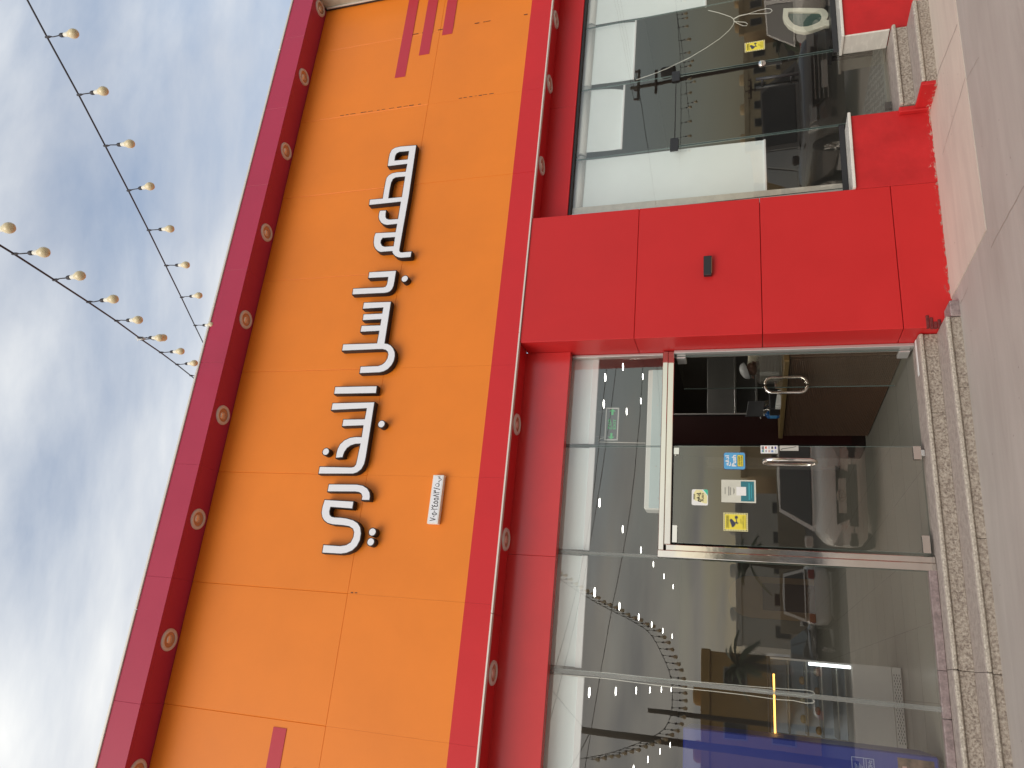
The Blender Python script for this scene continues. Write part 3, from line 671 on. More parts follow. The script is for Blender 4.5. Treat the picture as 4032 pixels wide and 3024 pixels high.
p1 = [c1(175, -4), c1(305, 240), c1(510, 615), c1(682, 945), c1(832, 1235), c1(962, 1492), c4(1074, 62), c4(1175, 268), c4(1262, 450), c4(1330, 590)]
l1 = string3d(p1, -3.72, .30)
ext1 = l1[0] + (l1[0] - l1[1]) * 3
festoon('string of evenly spaced single cream bulbs starting at the top edge of the picture', l1[1:-1], [ext1] + l1, 'festoon strings against the sky', .86)
p2 = [c4(-140, -155), c1(90, 1645), c4(352, 155), c4(571, 298), c4(752, 420), c4(900, 528), c4(918, 542), c4(1040, 625), c4(1145, 703), c4(1236, 775), c4(1275, 808)]
l2 = string3d(p2, -3.7, .30)
festoon('string of cream bulbs with two bulbs tied together, starting at the left edge of picture', l2[0:-1], [l2[0] + (l2[0] - l2[1]) * 4] + l2, 'festoon strings against the sky', .86)
knot = MB(); kc = (l2[5] + l2[6]) / 2
for k in range(5):
    a = random.uniform(0, 6); knot.tube([kc + Vector((.02 * math.cos(a + i * .9), .02 * math.sin(a + i * 1.3), .03 - .014 * i + .015 * math.sin(i + k))) for i in range(6)], .004, 5)
tag(build('tie_knot', knot, cordw), 'pale tape tie around the doubled bulbs of a sky cable', 'tie')
# strings further out over the car park (seen in the glass)
def cat(a, b, sag, n):
    a, b = Vector(a), Vector(b); return [a.lerp(b, i / n) - Vector((0, 0, sag * 4 * (i / n) * (1 - i / n))) for i in range(n + 1)]
lc = [(1.95, -9, 6.3), (1.35, -9, 5.2), (.98, -9, 4.3), (.76, -9, 3.95), (.41, -9, 3.72), (.07, -9, 3.56), (-.19, -9, 3.51), (-.61, -9, 3.51), (-.95, -9, 3.64), (-1.18, -9, 3.97), (-1.37, -9, 4.37), (-1.53, -9, 4.77), (-1.69, -9, 5.3)]
def smooth(P, m):
    P = [Vector(p) for p in P]; o = []
    for i in range(len(P) - 1):
        a, b, c, d = P[max(i - 1, 0)], P[i], P[i + 1], P[min(i + 2, len(P) - 1)]
        for k in range(m):
            t = k / m; o.append(.5 * ((2 * b) + (c - a) * t + (2 * a - 5 * b + 4 * c - d) * t * t + (3 * b - a - 3 * c + d) * t ** 3))
    return o + [P[-1]]
lc = smooth(lc, 6)
def resample(P, n):
    P = [Vector(p) for p in P]; d = [0]
    for a, b in zip(P, P[1:]): d.append(d[-1] + (b - a).length)
    o = []
    for k in range(n):
        s_ = d[-1] * k / (n - 1); i = max(j for j in range(len(d)) if d[j] <= s_ + 1e-9); i = min(i, len(P) - 2)
        o.append(P[i].lerp(P[i + 1], (s_ - d[i]) / (d[i + 1] - d[i])))
    return o
q = resample(lc, 46); festoon('sagging string of bulbs hung between car park poles, mirrored in glass by the cooler', q[1:-1], q, 'festoon strings over the car park')
q = cat((18.9, -9.4, 4.15), (12.9, -10.2, 4.0), .12, 14); festoon('level string of bulbs over the parked cars, mirrored in the window with blinds', q[1:-1], q, 'festoon strings over the car park')
q = cat((19.5, -7.4, 4.3), (16.2, -12.5, 4.1), .12, 10); festoon('slanting string of bulbs over the parked cars, mirrored in the window with blinds', q[1:-1], q, 'festoon strings over the car park')

# ------------------------------------------------------------------ blinds and cords
def roller(x0, x1, ztop, zbot, y, label, group, skew=0.0, bar=.028, tube=.05, tilt=0.0):
    r = empty('roller_blind', ((x0 + x1) / 2, y, zbot), label, 'blind', group)
    m_ = MB(); n = 8; vs = []; fs = []
    for j in range(n + 1):
        z = zbot + (ztop - zbot) * j / n
        for i in range(7):
            s_ = i / 6; vs.append((x0 + (x1 - x0) * s_ + (skew * (1 - j / n) ** 2 if i > 3 else 0) * (s_ - .5) * 2, y + .004 * math.sin(3 * s_ + j * .7), z - (tilt * s_ if j < 1 else 0)))
    for j in range(n):
        for i in range(6): fs.append((j * 7 + i, j * 7 + i + 1, j * 7 + i + 8, j * 7 + i + 7))
    m_.add(vs, fs, 0, True); build('fabric', m_, blind, r, fixn=False)
    build('bottom_bar', MB().bbox(x0 - .004, x1 + .004, y - .012, y + .008, zbot - bar, zbot, .004), blindbar, r)
    build('roller', MB().tube([(x0 - .03, y + .012, ztop + .01), (x1 + .03, y + .012, ztop + .01)], tube, 14), whitepl, r)
    return r
yl = .44
for i, (a, b_, zb) in enumerate(((1.998, 2.90, 3.062), (1.00, 1.955, 3.05), (.002, .945, 3.06), (-1.0, -.075, 3.03))):
    roller(a, b_, 3.42, zb, yl, 'short white blind behind the glass ' + ('beside the pillar over the open door', 'over the closed door leaf', 'between door post and corded joint', 'above the blue drinks cooler')[i], 'half raised blinds over the doors and cooler', bar=.06, tube=.03)
yr = .385
for i, (a, b_, zb, sk) in enumerate(((7.17, 8.5, 2.01, 0), (6.27, 7.14, 2.80, -.02), (5.33, 6.20, 2.895, -.06), (4.605, 5.235, 1.415, 0))):
    roller(a, b_, 3.315, zb, yr, ('long white blind at the top picture edge beside the knotted cord', 'short white blind between the corded long blind and the black handled door', 'shortest white blind above the door with black handles, edge curled', 'longest white blind next to the red pillar')[i], 'white blinds of the dark window', sk, .022, .055)
def cord(label, pts, r=.0035, m=cordw): return tag(build('blind_cord', MB().tube(pts, r, 6), m), label, 'cord', 'blind cords')
P = lambda z, l, y: [at(*z(*p), y) for p in l]
cord('long doubled white cord hanging across the dark window with blinds', P(zW2, [(520, 112), (620, 135), (700, 160), (770, 185), (795, 205), (805, 240), (790, 275), (750, 330), (650, 420), (500, 520), (300, 640), (0, 775)], .36) +
     P(zW1, [(1900, 835), (1600, 985), (1400, 1065), (1120, 1162)], .36))
cord('knotted loop ends of white cord near the yellow sticker and oval frame', P(zW2, [(795, 205), (860, 170), (960, 150), (1060, 115), (1160, 92), (1205, 98), (1218, 118), (1195, 140), (1100, 148), (960, 152), (850, 178), (795, 215), (830, 250), (900, 280), (940, 280), (950, 260), (925, 242), (860, 238), (800, 236)], .362))
cord('white cord loop on the door side of the glass joint by the cooler', P(zW8, [(40, 345), (600, 385), (1250, 455), (1700, 492)], .42) + P(zW7, [(0, 420), (350, 447), (620, 462), (690, 475), (713, 500), (690, 522), (610, 530), (480, 508), (300, 495), (0, 455)], .42))
cord('white cord loop on the cooler side of the glass joint', P(zW8, [(40, 400), (600, 445), (1250, 530), (1700, 575)], .42) + P(zW7, [(0, 520), (300, 563), (480, 575), (610, 603), (690, 602), (713, 583), (690, 566)], .42))

# ------------------------------------------------------------------ stickers on the doors
def rrect(x0, x1, z0, z1, r, n=5):
    P_ = []
    for cx_, cz_, a0 in ((x1 - r, z1 - r, 0), (x0 + r, z1 - r, 90), (x0 + r, z0 + r, 180), (x1 - r, z0 + r, 270)):
        for k in range(n + 1): a = math.radians(a0 + 90 * k / n); P_.append((cx_ + r * math.cos(a), cz_ + r * math.sin(a)))
    return P_
def decal(name, pts, side, off, m, parent, th=.0008):
    mb_ = MB(); n = len(pts)
    f = [(x, gy(z, side) - off - th, z) for x, z in pts]; k = [(x, gy(z, side) - off, z) for x, z in pts]
    mb_.add(f + k, [tuple(range(n)), tuple(range(2 * n - 1, n - 1, -1))] + [(i, n + i, n + (i + 1) % n, (i + 1) % n) for i in range(n)])
    return build(name, mb_, m, parent)
def rect(zf, a, b, side):
    p, q_ = on(*zf(a[0], a[1]), side), on(*zf(b[0], b[1]), side); return min(p.x, q_.x), max(p.x, q_.x), min(p.z, q_.z), max(p.z, q_.z)
paper = mat('sticker_white', (.80, .78, .74), .5); yel = mat('sticker_yellow', (.80, .66, .06), .45); skyb = mat('sticker_blue', (.10, .36, .62), .4)
yel2 = mat('sticker_pale_yellow', (.80, .72, .36), .5); teal = mat('sticker_teal', (.03, .17, .20), .5); green = mat('sticker_green', (.05, .50, .33), .5); ink = mat('print_black', (.02, .018, .02), .5)
def G_(off): return lambda side: (lambda z: gy(z, side) - off)
# blue push sticker
x0, x1, z0, z1 = rect(zW4, (662, 494), (943, 272), LEFT); st = empty('sticker', ((x0 + x1) / 2, .32, z0), 'blue rounded push sticker with a yellow box on the door', 'sticker', 'stickers on the closed door')
decal('film', rrect(x0, x1, z0, z1, .018), LEFT, .004, mat('sticker_rim', (.10, .14, .25), .4), st); decal('face', rrect(x0 + .004, x1 - .004, z0 + .004, z1 - .004, .015), LEFT, .005, skyb, st)
w_, h_ = x1 - x0, z1 - z0; yf = lambda z: gy(z, LEFT) - .0065
lettering('lettering', arabic('ادفع'), paper, st, x0 + w_ * .20, x0 + w_ * .82, z0 + h_ * .66, z0 + h_ * .93, yf, bold=.03)
lettering('lettering', 'Push', paper, st, x0 + w_ * .18, x0 + w_ * .84, z0 + h_ * .42, z0 + h_ * .62, yf, bold=.03)
decal('box_rim', rrect(x0 + w_ * .17, x1 - w_ * .15, z0 + h_ * .09, z0 + h_ * .37, .008), LEFT, .006, ink, st); decal('box', rrect(x0 + w_ * .185, x1 - w_ * .165, z0 + h_ * .105, z0 + h_ * .355, .007), LEFT, .007, yel, st)
yf2 = lambda z: gy(z, LEFT) - .0085
lettering('lettering', 'HUNGER', ink, st, x0 + w_ * .24, x0 + w_ * .78, z0 + h_ * .245, z0 + h_ * .325, yf2, bold=.02); lettering('lettering', 'STATION', ink, st, x0 + w_ * .23, x0 + w_ * .80, z0 + h_ * .135, z0 + h_ * .215, yf2, bold=.02)
# white push sticker
x0, x1, z0, z1 = rect(zW4, (244, 960), (458, 757), LEFT); st = empty('sticker', ((x0 + x1) / 2, .32, z0), 'white and yellow rounded push sticker, highest on the closed door', 'sticker', 'stickers on the closed door')
w_, h_ = x1 - x0, z1 - z0
decal('film', rrect(x0, x1, z0, z1, .014), LEFT, .004, paper, st)
decal('yellow_patch', [(x0 + w_ * a, z0 + h_ * b) for a, b in ((.12, .18), (.14, .05), (.62, .06), (.97, .40), (.97, .75), (.78, .86), (.5, .88), (.32, .84))], LEFT, .005, yel2, st)
decal('green_corner', [(x0 + w_ * a, z0 + h_ * b) for a, b in ((.62, .02), (.95, .01), (.99, .05), (.985, .30), (.80, .14))], LEFT, .006, green, st)
lettering('lettering', arabic('إدفع'), ink, st, x0 + w_ * .20, x0 + w_ * .84, z0 + h_ * .42, z0 + h_ * .70, yf2, bold=.03); lettering('lettering', 'PUSH', ink, st, x0 + w_ * .26, x0 + w_ * .74, z0 + h_ * .26, z0 + h_ * .39, yf2, bold=.005)
for zz_ in (.80, .86): decal('fine_print', [(x0 + w_ * .36, z0 + h_ * zz_), (x0 + w_ * .70, z0 + h_ * zz_), (x0 + w_ * .70, z0 + h_ * (zz_ + .03)), (x0 + w_ * .36, z0 + h_ * (zz_ + .03))], LEFT, .006, yel2 if zz_ > .9 else ink, st)
# paper notice in a clear sleeve
x0, x1, z0, z1 = rect(zW4, (632, 922), (1080, 635), LEFT); st = empty('paper_notice', ((x0 + x1) / 2, .32, z0), 'paper notice with dark teal lower half taped to the door', 'notice', 'stickers on the closed door')
w_, h_ = x1 - x0, z1 - z0
decal('sheet', [(x0, z0), (x1, z0), (x1, z1), (x0, z1)], LEFT, .004, mat('notice_paper', (.62, .60, .50), .5, var=.08, vscale=8), st)
decal('teal_block', [(x0 + w_ * .06, z0 + h_ * .05), (x1 - w_ * .06, z0 + h_ * .05), (x1 - w_ * .06, z0 + h_ * .43), (x0 + w_ * .06, z0 + h_ * .43)], LEFT, .005, teal, st)
decal('white_square', [(x0 + w_ * .31, z0 + h_ * .28), (x0 + w_ * .69, z0 + h_ * .28), (x0 + w_ * .69, z0 + h_ * .56), (x0 + w_ * .31, z0 + h_ * .56)], LEFT, .006, paper, st)
grey = mat('print_grey', (.30, .29, .25), .6); tealt = mat('print_teal', (.05, .34, .38), .6)
for a, b, c_, d_, m_ in ((.32, .66, .72, .745, grey), (.30, .70, .77, .80, grey), (.36, .64, .64, .655, grey), (.40, .60, .61, .622, grey), (.36, .66, .88, .90, grey), (.13, .86, .17, .21, tealt), (.20, .80, .115, .135, tealt)):
    decal('print_line', [(x0 + w_ * a, z0 + h_ * c_), (x0 + w_ * b, z0 + h_ * c_), (x0 + w_ * b, z0 + h_ * d_), (x0 + w_ * a, z0 + h_ * d_)], LEFT, .006, m_, st)
# camera warning stickers
def warning(zf, a, b, side, label):
    x0, x1, z0, z1 = rect(zf, a, b, side); w_, h_ = x1 - x0, z1 - z0
    st = empty('warning_sticker', ((x0 + x1) / 2, side[0], z0), label, 'sticker', 'camera warning stickers')
    R_ = lambda a, b, c_, d_: [(x0 + w_ * a, z0 + h_ * c_), (x0 + w_ * b, z0 + h_ * c_), (x0 + w_ * b, z0 + h_ * d_), (x0 + w_ * a, z0 + h_ * d_)]
    decal('film', R_(0, 1, 0, 1), side, .004, yel2, st); decal('face', R_(.09, .91, .065, .935), side, .005, yel, st)
    bd = MB()
    for k in range(9):
        for (u0, u1, v0, v1) in ((.05 + k * .104, .05 + k * .104 + .05, .025, .055), (.05 + k * .104, .05 + k * .104 + .05, .945, .975), (.02, .07, .05 + k * .104, .05 + k * .104 + .045), (.93, .98, .05 + k * .104, .05 + k * .104 + .045)):
            sheet(bd, x0 + w_ * u0, x0 + w_ * u1, z0 + h_ * v0, z0 + h_ * v1, side, -.005, .0006)
    tag(build('hazard_border', bd, ink, st), kind='stuff')
    f = lambda z: gy(z, side) - .0065
    lettering('lettering', 'WARNING', ink, st, x0 + w_ * .17, x0 + w_ * .83, z0 + h_ * .81, z0 + h_ * .89, f, bold=.015)
    decal('rule', R_(.17, .83, .775, .79), side, .006, ink, st)
    U = lambda P_: [(x0 + w_ * a, z0 + h_ * b) for a, b in P_]
    decal('camera_pictogram', U([(.20, .66), (.24, .57), (.36, .50), (.48, .53), (.66, .66), (.66, .72), (.56, .745), (.30, .67)]), side, .006, mat('picto_grey', (.05, .05, .08), .5) if 'picto_grey' not in MATS else MATS['picto_grey'], st)
    decal('camera_pictogram', U([(.42, .52), (.40, .40), (.47, .38), (.47, .43), (.68, .46), (.70, .40), (.80, .41), (.84, .47), (.80, .53), (.70, .53), (.66, .49), (.50, .47), (.49, .53)]), side, .0062, MATS['picto_grey'], st)
    lettering('lettering', arabic('المحل'), ink, st, x0 + w_ * .40, x0 + w_ * .66, z0 + h_ * .255, z0 + h_ * .32, f, bold=.01)
    lettering('lettering', arabic('مراقب بالكاميرات'), ink, st, x0 + w_ * .16, x0 + w_ * .84, z0 + h_ * .15, z0 + h_ * .235, f, bold=.01)
    decal('rule', R_(.17, .83, .105, .115), side, .006, ink, st)
    return st
warning(zW4, (660, 1295), (976, 1066), LEFT, 'yellow camera warning sticker on the closed door beside the steel post')
warning(zW2, (920, 575), (1136, 436), RIGHT, 'yellow camera warning sticker on the window pane by the white oval frame')
# payment sticker and pull plate near the meeting edge
x0, x1, z0, z1 = rect(zY, (490, 632), (1405, 210), LEFT); w_, h_ = x1 - x0, z1 - z0
st = empty('payment_sticker', ((x0 + x1) / 2, .32, z0), 'white sticker with small coloured card logos at the door edge', 'sticker', 'stickers on the closed door')
R2 = lambda a, b, c_, d_: [(x0 + w_ * a, z0 + h_ * c_), (x0 + w_ * b, z0 + h_ * c_), (x0 + w_ * b, z0 + h_ * d_), (x0 + w_ * a, z0 + h_ * d_)]
decal('film', R2(0, 1, 0, 1), LEFT, .004, paper, st)
for a, b, c_, d_, cl in ((.14, .45, .88, .94, (.05, .20, .45)), (.14, .45, .81, .86, (.08, .30, .10)), (.50, .90, .88, .94, (.08, .08, .10)), (.48, .90, .81, .86, (.08, .08, .09)), (.58, .88, .64, .74, (.65, .10, .05)), (.15, .45, .66, .71, (.20, .15, .30)),
                         (.58, .90, .45, .56, (.50, .50, .55)), (.14, .46, .44, .55, (.65, .45, .38)), (.57, .88, .26, .37, (.08, .06, .06)), (.14, .40, .26, .38, (.18, .30, .55)), (.57, .88, .08, .18, (.07, .05, .25)), (.12, .42, .07, .17, (.55, .58, .52))):
    nm = 'logo_%02d%02d' % (int(a * 100), int(c_ * 100)); decal('card_logo', R2(a, b, c_, d_), LEFT, .005, mat(nm, cl, .5), st)
x0, x1, z0, z1 = rect(zW4, (1397, 250), (1637, 184), LEFT)
st = empty('pull_plate', ((x0 + x1) / 2, .32, z0), 'grey upright plate with a dark curved stroke beside the door handle', 'plate'); decal('film', [(x0, z0), (x1, z0), (x1, z1), (x0, z1)], LEFT, .004, mat('plate_grey', (.50, .48, .42), .45), st)
w_, h_ = x1 - x0, z1 - z0
decal('stroke', [(x0 + w_ * a, z0 + h_ * b) for a, b in ((.15, .92), (.35, .85), (.45, .60), (.62, .30), (.80, .10), (.86, .12), (.70, .32), (.55, .62), (.44, .88), (.2, .95))], LEFT, .005, ink, st)

# ------------------------------------------------------------------ inside: floor, ceiling, walls
floor_m = mat('floor_tile', (.22, .21, .175), .34)
fl = MB(); 
fl.box(-6, 12, .40, 14, .10, .236); structure('interior_floor', fl, floor_m)
tj = MB()
for k in range(-10, 11): tj.box(k * .6 - .002, k * .6 + .002, .42, 13.9, .2361, .2368)
for k in range(1, 23): tj.box(-6, 4.45, k * .6 + .1, k * .6 + .104, .2369, .2374)
structure('floor_joints', tj, mat('tile_grout', (.16, .15, .13), .8))
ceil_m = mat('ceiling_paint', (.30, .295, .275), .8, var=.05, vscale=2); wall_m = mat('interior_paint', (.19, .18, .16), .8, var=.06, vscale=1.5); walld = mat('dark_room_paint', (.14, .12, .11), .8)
structure('ceiling', MB().box(-6, 12, .37, 14, 3.46, 3.70), ceil_m)
structure('back_wall', MB().box(-6, 12, 13.9, 14.1, .1, 3.6), wall_m)
structure('side_wall', MB().box(-6.2, -6, .30, 14, .1, 3.6), wall_m)
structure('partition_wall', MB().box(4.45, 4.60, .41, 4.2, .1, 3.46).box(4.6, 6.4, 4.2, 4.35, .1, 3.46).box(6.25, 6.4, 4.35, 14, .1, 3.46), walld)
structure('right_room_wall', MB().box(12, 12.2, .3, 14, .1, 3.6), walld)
mm_ = MB(); mm_.box(4.65, 6.6, .42, 3.2, .237, .243); mk = MB()
for i in range(46):
    for j in range(9):
        x = 4.7 + i * .041; y = .46 + j * .13 + (i % 2) * .06 + random.uniform(-.01, .01); mk.box(x, x + .009, y, y + random.uniform(.05, .10), .2432, .2445)
rug = empty('woven_mat', (5.6, 1.6, .237), 'grey mat with short dark dashes inside the black handled door', 'mat'); build('mat_base', mm_, mat('mat_grey', (.20, .21, .19), .9, var=.2, vscale=8), rug); tag(build('mat_dash', mk, mat('mat_dash_colour', (.05, .05, .045), .9), rug), kind='stuff')
# back wall: arched niche and a brown doorway under it
ar = empty('arched_panel', (2.05, 13.9, .24), 'tan arched panel with warm light on the far wall', 'wall panel')
ap = [(1.55, .24), (2.55, .24), (2.55, 1.75)] + [(2.05 + .5 * math.cos(math.radians(a)), 1.75 + .52 * math.sin(math.radians(a))) for a in range(15, 180, 15)] + [(1.55, 1.75)]
build('panel', MB().poly(ap, 13.84, 13.895), mat('tan_plaster', (.42, .26, .13), .7, var=.08, vscale=3), ar); build('doorway', MB().box(1.75, 2.4, 13.82, 13.838, .24, 1.45), mat('brown_door', (.12, .055, .022), .5), ar)
def ceiling_light():
    o = empty('ceiling_light', (0, 0, 0), 'x', 'downlight'); build('rim', MB().lathe([(.055, -.002), (.075, -.006), (.082, 0)], 20), whitepl, o)
    build('lens', MB().lathe([(0, -.004), (.056, -.004)], 16), emission('downlight_glow', (1, .98, .92), 7.0), o); return o
cl0 = ceiling_light(); rows = [(1.99, 'door row'), (.88, 'middle row'), (-.26, 'cooler row')]; ys = [3.05, 4.87, 6.8, 8.5, 10.3, 12.2]
spots = [(x, y, f'lit ceiling light in the {nm}, {ordn[j]} from the window') for x, nm in rows for j, y in enumerate(ys)]
spots += [(-1.4, y, f'lit ceiling light left of the blue cooler, {ordn[j]} from the window') for j, y in enumerate(ys)]
spots += [(3.68, 2.98, 'lit ceiling light over the counter end by the pillar'), (3.30, 2.98, 'lit ceiling light over the counter front edge'), (4.36, 4.27, 'lit ceiling light behind the counter near the partition'), (5.0, 6.3, 'lit ceiling light farthest beyond the counter'), (4.49, 6.18, 'lit ceiling light beyond the dark cabinet'), (3.81, 4.77, 'lit ceiling light above the dark cabinet')]
for i, (x, y, lb_) in enumerate(spots):
    o = cl0 if i == 0 else copy_tree(cl0); o.location = (x, y, 3.4595); o['label'] = lb_; o['group'] = 'lit ceiling lights'
    if i % 2 == 0:
        ld = bpy.data.lights.new('downlight_lamp', 'SPOT'); ld.energy = 8; ld.spot_size = math.radians(125); ld.spot_blend = .8; ld.color = (1, .95, .86); ld.shadow_soft_size = .06
        lo = bpy.data.objects.new('downlight_lamp', ld); COL.objects.link(lo); lo.parent = o; lo.location = (0, 0, -.02)

# exit sign, its cable and the air curtain over the doors
e0, e1 = at(*zX(615, 950), .55), at(*zX(285, 160), .55); x0, x1 = e0.x, at(*zX(450, 160), .55).x; zl_, zh_ = at(*zX(590, 560), .55).z, at(*zX(265, 560), .55).z
ex = empty('exit_sign', ((x0 + x1) / 2, .55, zl_), 'hanging exit sign with green arrows behind the transom glass', 'sign')
build('plate', MB().box(x0 + .01, x1 - .01, .548, .552, zl_ + .01, zh_ - .01), mat('exit_acrylic', (.07, .07, .065), .2), ex)
fr = MB()
for q_ in ((x0, x1, zl_, zl_ + .012), (x0, x1, zh_ - .012, zh_), (x0, x0 + .012, zl_ + .012, zh_ - .012), (x1 - .012, x1, zl_ + .012, zh_ - .012)): fr.bbox(q_[0], q_[1], .538, .562, q_[2], q_[3], .003)
build('frame', fr, mat('exit_frame', (.62, .62, .58), .35, metal=.3), ex)
gsgn = mat('exit_green', (.03, .30, .09), .5, emit=(.05, .50, .14), estr=.25); w_, h_ = x1 - x0, zh_ - zl_; ye = lambda z: .5475
lettering('lettering', 'EXIT', gsgn, ex, x0 + w_ * .34, x0 + w_ * .65, zl_ + h_ * .20, zl_ + h_ * .40, ye, bold=.01); lettering('lettering', arabic('خروج'), gsgn, ex, x0 + w_ * .34, x0 + w_ * .66, zl_ + h_ * .46, zl_ + h_ * .84, ye, bold=.01)
for s_, a in ((1, .87), (-1, .13)):
    c_ = x0 + w_ * a; zc = zl_ + h_ * .5; P_ = [(c_ + s_ * .030, zc), (c_ + s_ * .006, zc + .030), (c_ + s_ * .006, zc + .010), (c_ - s_ * .030, zc + .010), (c_ - s_ * .030, zc - .010), (c_ + s_ * .006, zc - .010), (c_ + s_ * .006, zc - .030)]
    build('arrow', MB().poly(P_, .5465, .5478), gsgn, ex)
for x in (x0 + .04, x1 - .04): build('hanger', MB().tube([(x, .55, zh_ - .003), (x, .55, 3.458)], .0015, 5), alu, ex)
tag(build('sign_cable', MB().tube(P(zX, [(230, 880), (150, 905), (105, 950), (115, 985), (400, 990), (1240, 1010)], .56), .004, 6), cordw), 'white cable running down from the exit sign', 'cable')
a0, a1 = at(*c5(1990, 735), .52), at(*c5(1960, 1640), .52)
ac = empty('air_curtain', ((a0.x + a1.x) / 2, .55, 2.35), 'long white air curtain box above the door header', 'air curtain')
build('casing', MB().bbox(a1.x, a0.x, .52, .70, 2.30, a0.z, .012), whitepl, ac); build('front_panel', MB().bbox(a1.x + .01, a0.x - .01, .514, .5195, 2.31, a0.z - .045, .002), mat('pale_blue_panel', (.52, .63, .64), .4), ac)
for k in range(5): build('screw', MB().lathe([(0, .002), (.006, .002), (.006, 0)], 8, (a1.x + .1 + k * .3, .514, 2.40 + .03 * (k % 2)), 'y'), alu, ac)

# ------------------------------------------------------------------ counter and what stands on it
wood = mat('ribbed_wood', (.090, .047, .026), .5, var=.25, vscale=12, stretch=(1, 1, 6)); gold = mat('brass_edge', (.30, .20, .08), .35, metal=.5)
CX, CY0, CY1, CT = 2.96, .80, 3.28, 1.272
ct = empty('service_counter', (3.3, 2.0, .24), 'brown ribbed wooden counter beyond the open door', 'counter')
build('carcass', MB().box(CX + .02, 3.62, CY0, CY1, .24, CT - .05), mat('counter_core', (.06, .035, .022), .6), ct)
for k in range(48):
    y = CY0 + k * (CY1 - CY0) / 48
    pass
rb = None
nb = 56
for k in range(nb):
    z0 = .25 + k * (CT - .06 - .25) / nb; z1 = z0 + (CT - .06 - .25) / nb - .004
    if rb is None:
        rb = build('slat', MB().bbox(CX, CX + .0195, CY0, CY1, z0, z1, .005), wood, ct); zb0 = z0
    else:
        o = rb.copy(); COL.objects.link(o); o.location = (0, 0, z0 - zb0)
for k in range(1): build('end_panel', MB().bbox(CX + .02, 3.60, CY0 - .02, CY0 - .001, .25, CT - .055, .003), wood, ct)
build('worktop', MB().bbox(CX - .03, 3.66, CY0 - .04, CY1 + .02, CT - .05, CT, .006), gold, ct)
clear = glass_mat('clear_plastic', (.86, .87, .86), .12, .15, dust=.25)
ld = empty('lid_stack', (3.20, 1.5, CT), 'stack of clear lids wrapped in plastic on the counter', 'lids')
lidm = mat('lid_plastic', (.55, .53, .48), .3); first = None
for k in range(16):
    if first is None: first = build('lid', MB().bbox(3.06, 3.34, 1.37, 1.63, CT + .002, CT + .011, .003), lidm, ld)
    else: o = first.copy(); COL.objects.link(o); o.location = (random.uniform(-.004, .004), random.uniform(-.004, .004), .0138 * k)
build('wrap', MB().bbox(3.03, 3.36, 1.35, 1.65, CT + .001, CT + .25, .03), clear, ld)
sn = empty('soap_dispenser', at(*zW3(1715, 1132), 2.75), 'blue pump bottle of hand gel on the counter', 'bottle'); sb = Vector((3.05, 2.72, CT)); sn.location = sb; ORG[sn.name] = sb
build('bottle', MB().lathe([(0, .001), (.042, .001), (.045, .02), (.045, .13), (.030, .145), (.016, .15), (.016, .165), (0, .165)], 16, sb), mat('gel_blue', (.02, .12, .35), .25), sn)
build('pump', MB().lathe([(.014, .165), (.014, .18), (.005, .182), (.005, .21), (.02, .212), (.02, .222), (0, .222)], 12, sb).tube([sb + Vector((0, 0, .217)), sb + Vector((-.05, 0, .212))], .006, 6), whitepl, sn)
build('print', MB().lathe([(.0456, .03), (.0456, .11)], 16, sb), mat('gel_label', (.06, .25, .50), .4), sn)
ps = Vector((3.10, 2.40, CT)); mo = empty('till_screen', ps, 'tilted black till screen on a stand on the counter', 'screen')
build('base', MB().bbox(2.97, 3.22, 2.28, 2.52, CT + .001, CT + .115, .01), blackmetal, mo)
q = [Vector((2.98, 2.56, CT + .185)), Vector((3.15, 2.50, CT + .165)), Vector((3.17, 2.56, CT + .345)), Vector((3.00, 2.62, CT + .375))]
build('screen', MB().hexa(q, [p + Vector((.0, .02, .008)) for p in q]), blackmetal, mo); build('arm', MB().tube([(3.09, 2.46, CT + .11), (3.08, 2.56, CT + .16), (3.08, 2.60, CT + .26)], .014, 8), blackmetal, mo)
for k in range(2):
    b_ = Vector((3.02, 2.05 + .10 * k, CT)); ph = empty('card_terminal', b_, ('white card terminal nearest the doors on the counter', 'white card terminal behind its twin on the counter')[k], 'card terminal', 'card terminals')
    z_ = CT + .002
    build('case', MB().hexa([(b_.x - .085, b_.y - .035, z_), (b_.x + .085, b_.y - .035, z_), (b_.x + .085, b_.y + .035, z_), (b_.x - .085, b_.y + .035, z_)], [(b_.x - .085, b_.y - .03, z_ + .055), (b_.x + .085, b_.y - .028, z_ + .028), (b_.x + .085, b_.y + .028, z_ + .028), (b_.x - .085, b_.y + .03, z_ + .055)]), whitepl, ph)
    build('display', MB().hexa([(b_.x - .07, b_.y - .022, z_ + .0535), (b_.x - .01, b_.y - .022, z_ + .044), (b_.x - .01, b_.y + .022, z_ + .044), (b_.x - .07, b_.y + .022, z_ + .0535)], [(b_.x - .07, b_.y - .022, z_ + .0555), (b_.x - .01, b_.y - .022, z_ + .046), (b_.x - .01, b_.y + .022, z_ + .046), (b_.x - .07, b_.y + .022, z_ + .0555)]), teal, ph)
bg = Vector((3.25, 3.02, CT)); bgo = empty('plastic_bag', bg, 'crumpled clear plastic bag at the far counter end', 'bag'); m_ = MB(); vs = []; fs = []
for j in range(7):
    for i in range(12): a = i * math.pi / 6; r = .10 * (1 - .06 * j) + random.uniform(-.018, .018); vs.append((bg.x + r * math.cos(a), bg.y + r * .9 * math.sin(a), bg.z + .002 + j * .045))
for j in range(6):
    for i in range(12): fs.append((j * 12 + i, j * 12 + (i + 1) % 12, (j + 1) * 12 + (i + 1) % 12, (j + 1) * 12 + i))
m_.add(vs, fs, 0, True); build('film', m_, clear, bgo)
